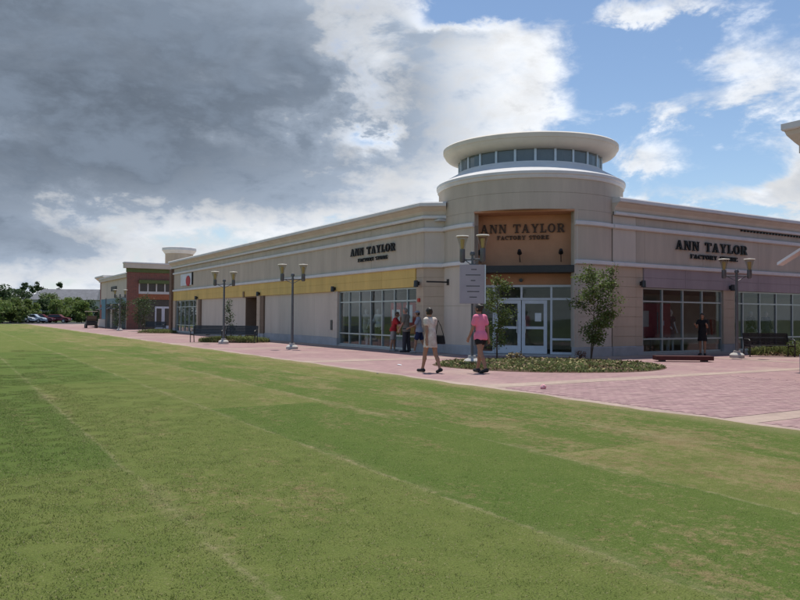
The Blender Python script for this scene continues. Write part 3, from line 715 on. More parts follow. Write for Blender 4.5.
ring([(TR-.3,6.60),(TR+.03,6.60),(TR+.06,6.64),(TR+.06,6.72),(TR+.10,6.76),(TR+.10,6.86),(TR+.04,6.90),(3.06,7.34),(3.02,7.40),(2.4,7.41),(2.4,6.6)]).build('drum_cap', M_trim, store, smooth=True)
GR = 2.93
def squash(o, k=.86):
    off = Vector(store.location)
    for v in o.data.vertices:
        w_ = Vector(v.co)+off-TC; w_.z = 0; v.co -= NB*(w_.dot(NB)*(1-k))
    return o
squash(ring([(GR-.04,7.36),(GR,7.36),(GR,8.06),(GR-.04,8.06)], 48).build('clerestory_glass', M_tglass, store))
for k in range(24):
    a = 2*math.pi*(k+.5)/24; d = Vector((math.cos(a),math.sin(a),0)); e_ = Vector((-d.y,d.x,0))
    squash(MB().fbox((TC, e_, d), -.045, .045, 7.40, 8.02, GR-.02, GR+.05).build('clerestory_mullion', M_alu, store))
squash(ring([(GR-.02,7.39),(GR+.06,7.39),(GR+.06,7.43),(GR-.02,7.43)],48).build('clerestory_sill', M_alu, store))
squash(ring([(.02,7.97),(GR+.02,7.97),(3.06,7.975),(3.26,8.0),(3.42,8.06),(3.52,8.15),(3.57,8.25),(3.58,8.29),(3.61,8.30),(3.62,8.33),(3.62,8.46),(3.56,8.51),(.02,8.55)]).build('tower_roof', mat('cream_stucco',(.72,.65,.56),.85,.06,1.2), store, smooth=True))
# --- entrance recess
MB().fbox(FD, -1.95, 1.95, 2.70, 5.47, -.25, 0).build('recess_panel', M_orange, store)
for sgn in (-1, 1):
    x = sgn*OW
    MB().fbox(FD, min(x,x+sgn*.12), max(x,x+sgn*.12), 0, 5.46, -.2, .84).build('recess_jamb', M_eifs2 if True else None, store)
MB().fbox(FD, -OW, OW, 5.40, 5.465, .003, 1.0).build('recess_soffit', M_orange, store)
MB().fbox(FD, -2.1, 2.1, -.02, .05, -.9, .9).build('entrance_step', M_conc, store)
MB().fbox(FD, -OW+.02, OW-.02, 3.13, 3.40, .02, .92).build('canopy', M_black, store, bevel=.01)
for x in (-1.70, -.19, 1.36):
    b = MB(); p0 = FD[0]+EB*x+NB*.01+Vector((0,0,3.60)); b.tube([p0, p0+NB*.22+Vector((0,0,.1)), p0+NB*.42+Vector((0,0,.34))], .018, 8)
    sc = b.build('spotlight_arm', M_black, store); q = p0+NB*.42+Vector((0,0,.34))
    MB().tube([q+Vector((0,0,.07))+NB*.04, q-NB*.12-Vector((0,0,.03))], [.06,.095], 10).build('spotlight_head', M_black, sc)
MB().tube([FD[0]+EB*(-.15)+NB*.0+Vector((0,0,2.88)), FD[0]+EB*(-.15)+NB*.14+Vector((0,0,2.88))], .07, 12).build('recess_lamp', M_dark, store)
xs = [-1.84, -1.20, -.13, 1.00, 1.84]
w = MB()
w.fbox(FD, xs[0], xs[-1], 2.62, 2.70, -.06, .06); w.fbox(FD, xs[0], xs[-1], 2.12, 2.20, -.05, .05)
for x in xs: w.fbox(FD, x-.04, x+.04, 2.20, 2.62, -.05, .05)
for x in (-1.80, -1.20, 1.00, 1.80): w.fbox(FD, x-.04, x+.04, .05, 2.12, -.05, .05)
w.fbox(FD, xs[0]+.08, -1.24, .05, .13, -.05, .05); w.fbox(FD, 1.04, 1.76, .05, .13, -.05, .05); w.fbox(FD, 1.04, 1.76, .58, .66, -.045, .045)
ent = w.build('entrance_frame', M_doorf, store)
for p, q in zip(xs[:-1], xs[1:]): MB().fbox(FD, p+.035, q-.035, 2.19, 2.63, -.008, .004).build('pane', M_glass, ent)
for p, q, r, t in ((-1.77,-1.23,.12,2.13),(1.03,1.77,.12,.59),(1.03,1.77,.65,2.13),(.83,.97,.05,2.13)): MB().fbox(FD, p, q, r, t, -.008, .004).build('pane', M_glass, ent)
for x0, x1, hx in ((-1.15,-.15,-.30),(-.12,.84,.02)):
    b = MB(); s_ = .13
    b.fbox(FD, x0, x0+s_, .06, 2.11, -.03, .03); b.fbox(FD, x1-s_, x1, .06, 2.11, -.03, .03)
    b.fbox(FD, x0+s_, x1-s_, .06, .36, -.03, .03); b.fbox(FD, x0+s_, x1-s_, 1.0, 1.1, -.03, .03); b.fbox(FD, x0+s_, x1-s_, 1.98, 2.11, -.03, .03)
    dr = b.build('door', M_doorf, store)
    for r, t in ((.35,1.01),(1.09,1.99)): MB().fbox(FD, x0+s_-.01, x1-s_+.01, r, t, -.008, .004).build('pane', M_glass, dr)
    p = FD[0]+EB*hx+NB*.08; MB().tube([p+Vector((0,0,.85)), p+Vector((0,0,1.35))], .015, 8).build('handle', M_alu, dr)
MB().fbox(FD, .38, .62, 1.30, 1.62, .012, .02).build('door_notice', mat('white_paper',(.75,.78,.8),.7), store)
# vestibule
MB().fbox(FD, -2.2, 2.2, 0, 2.7, -4.6, -4.5).build('interior_wall', M_int, store)
MB().fbox(FD, -2.2, 2.2, .0, .04, -4.5, -.95).build('interior_floor', M_floor, store)
for x in (-2.3, 2.2): MB().fbox(FD, x, x+.1, 0, 2.7, -4.5, -.26).build('interior_wall', M_int, store)
MB().fbox(FD, -2.3, 2.3, 2.71, 2.78, -4.6, -.26).build('interior_ceiling', M_int, store)
# --- lettering
M_letter = mat('black_letter', (.012,.012,.014), .5, .1)
M_bronze = mat('bronze_letter', (.07,.04,.03), .5, .1)
FLm = (FL[0], Vector((0,-1,0)), FL[2])
sign(FLm, 'ANN TAYLOR', -30.96, -26.85, 4.29, 4.64, .03, M_letter, store)
sign(FLm, 'FACTORY STORE', -30.2, -27.5, 3.98, 4.14, .03, M_letter, store)
sign(FR, 'ANN TAYLOR', 25.18, 30.0, 4.27, 4.66, .03, M_letter, store)
sign(FR, 'FACTORY STORE', 26.1, 29.3, 3.94, 4.12, .03, M_letter, store)
sign(FD, 'ANN TAYLOR', -1.72, 1.5, 4.72, 5.05, .02, M_bronze, store)
sign(FD, 'FACTORY STORE', -1.08, .90, 4.46, 4.61, .02, M_bronze, store)
# neighbour's square emblem sign at the far end of the yellow front
e_ = MB().fbox(FL, 58.0, 61.2, 3.85, 4.80, .02, .07).build('emblem_board', mat('white_board',(.68,.70,.74),.6), store)
MB().lathe([(0.0,-.02),(.42,-.02),(.42,.02),(0.0,.02)], (0,0,0), 24, close=False).build('emblem_disc', mat('red_disc',(.45,.03,.04),.6), e_)
o = e_.children[-1]; o.rotation_euler = (0,math.pi/2,0); o.scale = (1,1.35,1); o.location = (-.10, 58.9-S0, 4.2)
for v in o.data.vertices: v.co += Vector(store.location)
MB().fbox(FL, 57.75, 57.95, 3.85, 4.85, .02, .09).build('emblem_bar', M_letter, e_)
# --- wall lamps and small boxes on the fronts
def sconce(F, a, z=2.78, c=.06):
    b = MB(); b.fbox(F, a-.06, a+.06, z-.06, z+.10, c, c+.05); k = b.build('wall_lamp', M_dark, store)
    p = F[0]+F[1]*a+F[2]*(c+.14)+Vector((0,0,z)); MB().tube([p+Vector((0,0,-.12)), p+Vector((0,0,.14))], [.10,.085], 12).build('lamp_shade', M_dark, k)
for a in (24.94, 32.56, 42.95, 56.3): sconce(FL, a)
for a in (23.05, 28.75): sconce(FR, a)
MB().fbox(FL, 32.95, 33.15, .75, 1.25, -.05, .02).build('meter_box', M_dark, store)
MB().fbox(FL, 24.92, 25.05, 2.05, 2.2, .0, .06).build('fire_bell', mat('red_plastic',(.5,.05,.03),.5), store)
for k in range(26): MB().fbox(FR, 29.6+k*.24, 29.68+k*.24, 5.30, 5.37, .0, .10).build('cornice_light', M_dark, store)
# iron bracket on the tower
pb = TC+Vector((math.cos(aB-aO-.42), math.sin(aB-aO-.42),0))*TR+Vector((0,0,2.83)); dn = Vector((math.cos(aB-aO-.42), math.sin(aB-aO-.42),0))
bk = MB(); bk.bar(pb, pb+dn*.95, .05, .06); bk.fbox((pb-dn*.01, Vector((-dn.y,dn.x,0)), dn), -.09, .09, -.12, .12, 0, .03); bk.build('sign_bracket', M_black, store)
# ------------------------------------------------------------------ other buildings
M_green = mat('green_fascia', (.12,.15,.06), .8, .1, 2)
M_blueband = mat('teal_fascia', (.22,.30,.33), .8, .1, 2)
M_white2 = mat('white_frame', (.62,.62,.60), .6, .06, 3)
M_dglass = mat('dark_glass', (.035,.042,.048), .12, .2, 2, spec=.7)
X2, Y2 = 14.9, 76.0
bs = wthing('brick_entry_store', 'red brick store block with green fascia and glazed entry beyond the yellow front', 'store', (X2,Y2,0))
FB = (Vector((0,Y2,0)), Vector((1,0,0)), Vector((0,-1,0)))
MB().box(X2+.25, X2+9, Y2+.301, Y2+.39, 0, 6.2).build('core', M_brick, bs)
for a0, a1 in ((X2, X2+1.1), (X2+4.6, X2+5.6), (X2+8.2, X2+9)): MB().fbox(FB, a0, a1, 0, 5.7, -.3, 0).build('brick_pier', M_brick, bs)
MB().fbox(FB, X2+1.1, X2+8.2, 4.95, 5.7, -.3, -.04).build('brick_lintel', M_brick, bs)
MB().fbox(FB, X2+1.1, X2+8.2, 3.0, 3.55, -.3, -.05).build('brick_spandrel', mat('orange_brick',(.33,.13,.07),.9,.2,9), bs)
MB().fbox(FB, X2-.06, X2+9.06, 5.7, 6.1, -.36, .06).build('fascia', M_green, bs)
MB().fbox(FB, X2-.3, X2+9.3, 6.1, 6.55, -.6, .32).build('cornice', M_corn, bs)
MB().fbox(FB, X2-.36, X2+9.36, 6.553, 6.68, -.6, .38).build('coping', M_trim, bs)
MB().fbox(FB, X2+1.1, X2+4.6, 4.6, 4.95, -.3, .25).build('awning', M_green, bs)
b = MB()
for i in range(5): b.fbox(FB, X2+1.12+i*.84, X2+1.24+i*.84, 3.55, 4.6, -.2, -.08)
b.fbox(FB, X2+1.1, X2+4.6, 3.55, 3.8, -.2, -.06)
w = b.build('window', M_white2, bs)
for i in range(4): MB().fbox(FB, X2+1.24+i*.84, X2+1.96+i*.84, 3.8, 4.6, -.17, -.15).build('pane', M_dglass, w)
w = MB().fbox(FB, X2+1.1, X2+4.6, 0, 3.0, -.29, -.2).build('shopfront', M_dglass, bs)
for i in range(2):
    b = MB(); x = X2+2.75+i*.82
    b.fbox(FB, x, x+.14, .05, 2.3, -.19, -.1); b.fbox(FB, x+.66, x+.8, .05, 2.3, -.19, -.1); b.fbox(FB, x+.14, x+.66, 2.1, 2.3, -.19, -.1); b.fbox(FB, x+.14, x+.66, .05, .35, -.19, -.1)
    d = b.build('door', M_doorf, bs); MB().fbox(FB, x+.14, x+.66, .35, 2.1, -.16, -.15).build('pane', M_dglass, d)
MB().lathe([(1.45,6.0),(1.45,8.05),(.02,8.05),(.02,6.0)], (20.9,79.5,0), 32, close=False).build('roof_drum', M_pier, bs, smooth=True)
MB().lathe([(1.40,8.0),(1.50,8.0),(1.72,8.3),(1.78,8.35),(1.78,8.62),(1.7,8.68),(.02,8.72)], (20.9,79.5,0), 32, close=False).build('drum_cap', M_trim, bs, smooth=True)
# blue banded store further along
fs_ = wthing('banded_store', 'pale stucco store with teal band and dark awnings beside the brick block', 'store', (15.2, Y2+.4, 0))
FC = (Vector((15.1,0,0)), Vector((0,1,0)), Vector((-1,0,0)))
for a in (76.4, 80.3, 84.2, 88.1): MB().fbox(FC, a+.01, a+3.89, 3.2, 5.2, -.4, 0).build('wall_panel', M_eifs2, fs_)
MB().fbox(FC, 76.4, 92, 2.6, 3.195, -.4, .05).build('fascia', M_blueband, fs_)
MB().fbox(FC, 76.35, 92, 5.2, 5.5, -.5, .25).build('cornice', M_corn, fs_)
MB().fbox(FC, 76.35, 92, 5.503, 5.65, -.5, .3).build('coping', M_trim, fs_)
for a in (76.4, 80.6, 84.8, 89.0): MB().fbox(FC, a, a+1.0, 0, 2.6, -.4, .02).build('pier', M_eifs2, fs_)
for a in (77.4, 81.6, 85.8):
    w = MB().fbox(FC, a, a+3.2, .05, 2.6, -.35, -.3).build('window', M_dglass, fs_)
    for k in range(4): MB().fbox(FC, a+k*1.05, a+k*1.05+.07, .05, 2.59, -.295, -.22).build('mullion', M_silver, w)
    p = FC[0]+FC[1]*a
    MB().hexa([p+Vector(q) for q in ((-.02,.1,2.35),(-1.0,.1,1.95),(-1.0,3.1,1.95),(-.02,3.1,2.35),(-.02,.1,2.45),(-1.05,.1,2.0),(-1.05,3.1,2.0),(-.02,3.1,2.45))]).build('awning', M_black, fs_)
sg = MB().fbox(FC, 82.4, 85.4, 4.0, 4.5, .02, .08).build('shop_sign', M_letter, fs_)
MB().box(15.7, 30, 76.6, 91.9, 0, 5.19).build('core', M_eifs2, fs_)
# brick end tower with pale cap
et = wthing('brick_end_tower', 'square red brick tower with pale flared cap at the end of the shops', 'tower', (15.0,92.2,0))
MB().box(15.8, 19.8, 92.1, 97.0, 0, 5.5).build('shaft', M_brick, et)
MB().box(15.65, 19.95, 91.95, 97.15, 0, .9).build('base', M_eifs2, et)
MB().hexa([(15.7,92.05,5.5),(19.9,92.05,5.5),(19.9,97.1,5.5),(15.7,97.1,5.5),(15.3,91.6,5.9),(20.3,91.6,5.9),(20.3,97.6,5.9),(15.3,97.6,5.9)]).build('cap', mat('cream_stucco',(.66,.60,.52)), et)
MB().box(15.25, 20.35, 91.55, 97.65, 5.902, 6.1).build('coping', M_trim, et)
w = MB().box(15.77, 15.799, 93.6, 95.4, 2.6, 4.4).build('window', M_dglass, et)
# store across the plaza: only its corner reaches into the photograph
X3, Y3 = 19.76, 11.2
rs_ = wthing('plaza_store', 'red brick store corner with flared pale cornice and white awning across the plaza', 'store', (X3,Y3,0))
MB().box(X3, 40, -6, Y3, 0, 6.3).build('wall', M_brick, rs_)
MB().box(X3-.05, 40, -6, Y3+.05, 0, .5).build('plinth', M_plinth, rs_)
prof = [(-.2,6.0),(.04,6.0),(.04,6.2),(.12,6.3),(.26,6.5),(.30,6.62),(-.2,6.62)]
pth = [(40,Y3),(X3,Y3),(X3,-6)]
pth = pth
sweep(MB(), pth[::1], [( q,z) for q,z in prof]).build('cornice', M_corn, rs_)
sweep(MB(), pth, [(-.2,6.622),(.33,6.622),(.36,6.66),(.36,6.82),(-.2,6.82)]).build('coping', M_trim, rs_)
MB().box(X3+.2, 40, -6, Y3-.2, 6.3, 6.4).build('roof', M_roof, rs_)
FN = (Vector((0,Y3,0)), Vector((-1,0,0)), Vector((0,1,0)))
for a in (21.2, 26.0, 31.0):
    w = MB().box(a, a+3.6, Y3+.003, Y3+.06, .5, 2.7).build('window', M_dglass, rs_)
    for k in range(4): MB().box(a+k*1.17, a+k*1.17+.07, Y3+.061, Y3+.1, .5, 2.7).build('mullion', M_silver, w)
# sloping white awning on slim rods
MB().hexa([(20.0,Y3+.06,3.42),(20.0,Y3+.85,2.98),(20.3,Y3+.85,2.98),(20.3,Y3+.06,3.42),(20.0,Y3+.06,3.50),(20.0,Y3+.85,3.06),(20.3,Y3+.85,3.06),(20.3,Y3+.06,3.50)]).build('awning', mat('white_canvas',(.75,.75,.75),.8,.05), rs_)

# ------------------------------------------------------------------ lamp posts
M_cup = glass('frosted_cup', (.80,.80,.76), .25)
M_lampc = mat('lamp_lid', (.72,.68,.58), .5, .08)
M_bulb = mat('amber_reflector', (.60,.45,.18), .4, .1)
M_pole = mat('grey_pole', (.12,.125,.135), .45, .15, 6, spec=.5, metal=.3)
def make_lamp(name, label, hp=3.20, hh=3.70, gap=.46, base=True, group='twin headed lamp posts'):
    t = thing(name, label, 'lamp post', group=group)
    MB().lathe([(.0,0),(.26,0),(.26,.10),(.20,.16),(.13,.18),(.12,.26),(0,.26)], n=20, close=False).build('base', M_conc, t, smooth=True)
    MB().tube([(0,0,.2),(0,0,hp)], [.062,.045] if group else [.045,.038], 14).build('pole', M_pole, t, smooth=True)
    MB().lathe([(.0,hp-.02),(.075,hp-.02),(.085,hp+.03),(.06,hp+.09),(.0,hp+.11)], n=14, close=False).build('finial', M_pole, t, smooth=True)
    b = MB(); b.tube([(-gap,0,hp-.15),(gap,0,hp-.15)], .025, 8); b.tube([(-gap*.75,0,hp-.16),(0,0,hp-.34)], .014, 6); b.tube([(gap*.75,0,hp-.16),(0,0,hp-.34)], .014, 6); b.build('cross_arm', M_pole, t)
    for sx in (-1,1):
        x = sx*gap
        MB().tube([(x,0,hp-.24),(x,0,hp-.20),(x,0,hh-.42)], [.055,.085,.085], 14).build('sleeve', M_pole, t, smooth=True)
        c = MB().lathe([(.085,hh-.42),(.10,hh-.30),(.17,hh-.06),(.175,hh-.04)], (x,0,0), 16, close=False).build('glass_cup', M_cup, t, smooth=True)
        MB().lathe([(.03,hh-.42),(.05,hh-.36),(.07,hh-.12),(.0,hh-.10)], (x,0,0), 10, close=False).build('reflector', M_bulb, c, smooth=True)
        MB().lathe([(.0,hh-.04),(.20,hh-.04),(.205,hh-.02),(.19,hh),(0,hh+.02)], (x,0,0), 16, close=False).build('lid', M_lampc, t, smooth=True)
    return t
def facing(v): return math.atan2(v.y, v.x)
RS = facing(SIDE)
lp = make_lamp('lamp_post', 'grey twin headed lamp post in front of the blank stucco bay')
placed = []
def put(proto, loc, rz, label, used=[]):
    r = dup(proto) if proto in used else proto
    used.append(proto); r.location = loc; r.rotation_euler = (0,0,rz); r['label'] = label; return r
put(lp, gnd(292,349), RS, 'grey twin headed lamp post on paving before the blank stucco bay')
put(lp, gnd(223.5,343.5), RS+.25, 'grey twin headed lamp post in planting bed beside the pair of benches')
put(lp, gnd(737,357.5), RS-.1, 'grey twin headed lamp post beside the black bench and mauve fascia')
put(lp, at_depth(120,66), RS, 'far twin headed lamp post near the brick entry store')
# lamp with a directory panel
sgl = make_lamp('sign_lamp_post', 'lamp post carrying a mauve grey directory panel in the planting bed', 3.38, 3.98, .34, group=None)
sgl.location = gnd(472,364); sgl.rotation_euler = (0,0,RS-.5)
M_panel = mat('mauve_panel', (.40,.37,.40), .6, .06, 2)
rp = R(28)
b = MB().fbox((Vector((0,0,0)), Vector((math.cos(rp),math.sin(rp),0)), Vector((math.sin(rp),-math.cos(rp),0))), -.40, .36, 1.86, 3.06, .07, .13); pn = b.build('directory_panel', M_panel, sgl, bevel=.006)
FP = (Vector((0,0,0)), Vector((math.cos(rp),math.sin(rp),0)), Vector((math.sin(rp),-math.cos(rp),0)))
MB().fbox(FP, .365, .40, 1.86, 3.06, .06, .14).build('panel_edge', M_alu, sgl)
for i, (a0, a1) in enumerate(((-.05,.12),(-.22,.24),(-.06,.08),(-.20,.22),(-.17,.2),(-.1,.13))): MB().fbox(FP, a0, a1, 2.90-i*.17, 2.925-i*.17, .131, .134).build('text_line', M_dark, pn)
MB().fbox(FP, -.1, .1, 3.0, 3.1, -.06, .069).build('panel_clamp', M_pole, sgl)

# ------------------------------------------------------------------ benches
def make_bench():
    t = thing('bench', '', 'bench', group='black slatted benches'); L = .86
    for sx in (-1,1):
        b = MB(); x = sx*L
        b.tube([(x,-.30,0),(x,-.30,.62),(x,-.24,.66),(x,.16,.66)], .024, 8); b.tube([(x,.22,0),(x,.16,.40),(x,.27,.88)], .024, 8); b.tube([(x,-.30,.40),(x,.17,.40)], .02, 8)
        b.build('leg', M_black, t, smooth=True)
    for i in range(7): MB().box(-L, L, -.29+i*.066, -.29+i*.066+.048, .415, .435).build('seat_slat', M_black, t)
    for i in range(8):
        z = .44+i*.058; y = .18+(z-.42)*.2
        MB().hexa([(-L,y,z),(L,y,z),(L,y+.02,z),(-L,y+.02,z),(-L,y+.01,z+.052),(L,y+.01,z+.052),(L,y+.03,z+.052),(-L,y+.03,z+.052)]).build('back_slat', M_black, t)
    MB().box(-.02,.02,-.28,.2,.38,.414).build('support', M_black, t)
    return t
bn = make_bench()
put(bn, at_depth(208.5,39.2), RS-.10, 'black slatted bench by the planting bed lamp, farther from the alcove')
put(bn, at_depth(241.0,38.9), RS-.10, 'black slatted bench by the planting bed lamp, nearer the alcove')
put(bn, gnd(768.5,356.5), RS, 'black slatted bench before the mauve fascia windows')
put(bn, at_depth(155,60), RS-.1, 'black slatted bench before the brick entry store')
# low dark red slab bench
t = thing('slab_bench', 'low dark red timber slab on the plaza paving', 'bench', gnd(683,361.5), RS-.03)
for i in range(3): MB().box(-.95,.95,-.22+i*.15,-.22+i*.15+.14,.05,.19).build('beam', mat('oxblood_timber',(.075,.022,.020),.7,.25,8), t, bevel=.008)
for x in (-.7,.7): MB().box(x-.06,x+.06,-.2,.2,0,.05).build('foot', M_black, t)

# ------------------------------------------------------------------ planting
M_bark = mat('bark', (.10,.075,.055), .9, .3, 20, .5, 60)
M_leafA = mat('leaf_mid', (.125,.165,.045), .6, .25, 2, island=.35, trans=.35)
M_leafB = mat('leaf_dark', (.062,.098,.036), .65, .25, 1, island=.35, trans=.25)
M_leafC = mat('leaf_light', (.15,.205,.050), .6, .25, 1, island=.3, trans=.35)
M_cover = mat('ground_cover_leaf', (.20,.225,.085), .7, .35, 1.0, island=.5, trans=.3)
M_dry = mat('dry_stalk', (.26,.20,.10), .8, .2, 4, island=.3)
def leaf(b, p, s, rnd, droop=.3):
    a = rnd.uniform(0,2*math.pi); el = rnd.uniform(-.9,.7)-droop*.5
    d = Vector((math.cos(a)*math.cos(el),math.sin(a)*math.cos(el),math.sin(el))); q = d.cross(Vector((rnd.uniform(-1,1),rnd.uniform(-1,1),rnd.uniform(.2,1)))).normalized()*(s*.30)
    p = Vector(p); b.add([p, p+d*s*.5+q, p+d*s, p+d*s*.5-q], [(0,1,2,3)])
def branchy(rnd, base, top, h, spread, nb, stems=1):
    """returns limbs (polyline, radii) and twig tips inside a crown"""
    limbs = []; tips = []
    for k in range(stems):
        bx = Vector(base)+(Vector((rnd.uniform(-.14,.14),rnd.uniform(-.14,.14),0)) if stems > 1 else Vector((0,0,0)))
        p = bx.copy(); pts = [p.copy()]; n = 7
        lean = Vector((rnd.uniform(-.06,.06),rnd.uniform(-.06,.06),0))
        for i in range(1, n+1):
            p = bx+Vector((0,0,h*i/n))+lean*i+Vector((rnd.uniform(-.02,.02),rnd.uniform(-.02,.02),0))*i*.6; pts.append(p.copy())
        limbs.append((pts, [max(.008,(.034 if stems == 1 else .024)*h/3.0*(1-.8*i/n)) for i in range(n+1)]))
        for j in range(nb):
            f_ = .17+.79*j/nb; i = min(n-1,int(f_*n)); o = pts[i].lerp(pts[i+1], f_*n-i); a = rnd.uniform(0,2*math.pi)
            ln = spread*(1.15-.75*abs(f_-.52)/.5)*rnd.uniform(.65,1.1); up = rnd.uniform(.35,.95)
            e = o+Vector((math.cos(a)*ln,math.sin(a)*ln,ln*up)); md = o.lerp(e,.5)+Vector((0,0,ln*.08))
            limbs.append(([o,md,e],[.011,.007,.003])); 
            for q in range(5): tips.append(o.lerp(e,.35+.16*q)+Vector((rnd.gauss(0,.05),rnd.gauss(0,.05),rnd.gauss(0,.05))))
            for w_ in range(3):
                s_ = o.lerp(e, rnd.uniform(.4,.9)); a2 = a+rnd.uniform(-1.1,1.1); l2 = ln*rnd.uniform(.25,.5); e2 = s_+Vector((math.cos(a2)*l2,math.sin(a2)*l2,l2*rnd.uniform(.1,.9)))
                limbs.append(([s_,e2],[.005,.002])); tips += [s_.lerp(e2,.5), e2]
    return limbs, tips
def young_tree(name, label, loc, h, spread, nb, leaves, seed, mt, stems=1, ls=.085, cl=.09):
    rnd = random.Random(seed); t = thing(name, label, 'tree', loc, 0)
    limbs, tips = branchy(rnd, (0,0,0), None, h, spread, nb, stems)
    b = MB()
    for pts, rs in limbs: b.tube(pts, rs, 6)
    b.build('trunk', M_bark, t, smooth=True)
    c = MB()
    for k in range(leaves):
        q = tips[rnd.randrange(len(tips))]; leaf(c, (q.x+rnd.gauss(0,cl),q.y+rnd.gauss(0,cl),q.z+rnd.gauss(0,cl)), rnd.uniform(.6,1.3)*ls, rnd)
    c.build('crown', mt, t); return t
young_tree('young_tree', 'leafy two stemmed young tree in the bed before the pier', gnd(590,359.5), 3.1, .66, 20, 5200, 4, M_leafA, 2)
young_tree('young_tree', 'slender young tree in the bed before the glass doors', gnd(497,359.5), 2.85, .46, 18, 2100, 9, M_leafA, 1)
young_tree('young_tree', 'thin sapling behind the pair of benches', at_depth(231,41.6), 2.4, .30, 12, 800, 12, M_leafB, 1)
young_tree('young_tree', 'bushy young tree before the brick entry store', at_depth(144,64), 2.9, 1.0, 16, 1800, 21, M_leafB, 2, .13, .16)
young_tree('young_tree', 'narrow young tree before the teal banded store', at_depth(118,68), 3.0, .7, 16, 1400, 23, M_leafB, 2, .13, .14)
# planting beds: mound + plants
def bed(name, label, c, rx, ry, rz, n, seed, hmax=.22, flowers=0, mound=.14):
    rnd = random.Random(seed); t = thing(name, label, 'planting bed', c, rz)
    b = MB(); N = 40; rings = 6
    b.v.append((0,0,mound))
    rr = [1+.03*math.sin(3*k*.31+seed)+.02*math.sin(k*.9) for k in range(N)]
    for i in range(1, rings+1):
        f_ = i/rings
        for k in range(N): a = 2*math.pi*k/N; b.v.append((rx*f_*rr[k]*math.cos(a), ry*f_*rr[k]*math.sin(a), mound*(1-f_**2.5)-.002+(.0 if i < rings else -.004)))
    for k in range(N): b.f.append((0,1+k,1+(k+1)%N))
    for i in range(rings-1):
        for k in range(N): b.f.append((1+i*N+k, 1+(i+1)*N+k, 1+(i+1)*N+(k+1)%N, 1+i*N+(k+1)%N))
    b.build('mulch_mound', M_mulch, t, smooth=True)
    e = MB()
    for k in range(N):
        a0, a1 = 2*math.pi*k/N, 2*math.pi*(k+1)/N; r0, r1 = rr[k], rr[(k+1)%N]
        q = [((rx+d)*r*math.cos(a),(ry+d)*r*math.sin(a)) for d, r, a in ((0,r0,a0),(.10,r0,a0),(.10,r1,a1),(0,r1,a1))]
        e.hexa([(x,y,-.01) for x,y in q]+[(x,y,.03) for x,y in q])
    c_ = MB()
    for k in range(n):
        f_ = math.sqrt(rnd.random())*.97; a = rnd.uniform(0,2*math.pi); x, y = rx*f_*math.cos(a), ry*f_*math.sin(a); z = mound*(1-f_**2.5)
        if math.sin(x*2.1+seed)+math.cos(y*2.7+x*1.3)+rnd.uniform(-.7,.7) < -1.05: continue
        hh = hmax*rnd.uniform(.35,1); a2 = rnd.uniform(0,2*math.pi); w_ = rnd.uniform(.006,.014); lx, ly = rnd.uniform(-1,1)*hh*.7, rnd.uniform(-1,1)*hh*.7; cx, cy = math.cos(a2)*w_, math.sin(a2)*w_
        c_.add([(x-cx,y-cy,z),(x+cx,y+cy,z),(x+lx*.4+cx*1.4,y+ly*.4+cy*1.4,z+hh*.6),(x+lx*.4-cx*1.4,y+ly*.4-cy*1.4,z+hh*.6),(x+lx,y+ly,z+hh)], [(0,1,2,3),(3,2,4)])
    o = c_.build('ground_cover', M_cover, t); o['kind'] = 'stuff'
    d_ = MB()
    for k in range(n//10):
        f_ = math.sqrt(rnd.random())*.95; a = rnd.uniform(0,2*math.pi); x, y = rx*f_*math.cos(a), ry*f_*math.sin(a); leaf(d_, (x,y,mound*(1-f_**2.5)+.05), rnd.uniform(.06,.14), rnd)
    o = d_.build('dry_leaves', M_dry, t); o['kind'] = 'stuff'
    return t
bc = VIEW*22.2+SIDE*4.5
bed('planting_bed', 'oval bed of low grassy planting before the corner entrance', bc, 3.5, 3.0, RS, 15000, 2, .085, mound=.08)
bed('planting_bed', 'low planted bed in front of the pair of benches', at_depth(235,39.9), 2.0, 1.3, RS, 3500, 5, .25)
bed('planting_bed', 'planted bed behind the plaza bench at the mauve front', at_depth(790,29.3), 1.7, .7, RS, 3000, 6, .35)
bed('planting_bed', 'planted bed before the bench at the brick entry store', at_depth(158,58.0), 1.7, .7, RS, 1800, 7, .25)
def shrub(label, loc, r, h, n, seed, mt=M_leafA, ls=.07):
    rnd = random.Random(seed); t = thing('shrub', label, 'shrub', loc)
    b = MB()
    for k in range(7): a = rnd.uniform(0,6.28); b.tube([(0,0,0),(math.cos(a)*r*.4,math.sin(a)*r*.4,h*.5),(math.cos(a)*r*.7,math.sin(a)*r*.7,h*.85)], [.012,.008,.004], 5)
    b.build('stem', M_bark, t); c = MB()
    for k in range(n):
        a = rnd.uniform(0,6.28); f_ = rnd.random()**.4; z = rnd.uniform(.1,1); rr = r*f_*math.sqrt(max(.05,1-(z-.45)**2*2.2)); leaf(c, (math.cos(a)*rr,math.sin(a)*rr,h*z), rnd.uniform(.6,1.3)*ls, rnd)
    c.build('foliage', mt, t); return t
shrub('leafy shrub at the end of the plaza bench', at_depth(794,28.4), .38, .62, 500, 3)
shrub('russet leaved shrub at the foot of the two stemmed tree', gnd(581,359.0), .22, .28, 200, 31, mat('russet_leaf',(.16,.06,.03),.7,.25,2,island=.3), .05)
shrub('dry tawny grass clump in the bed near the slender tree', gnd(515,361.5), .30, .30, 260, 32, M_dry, .08)

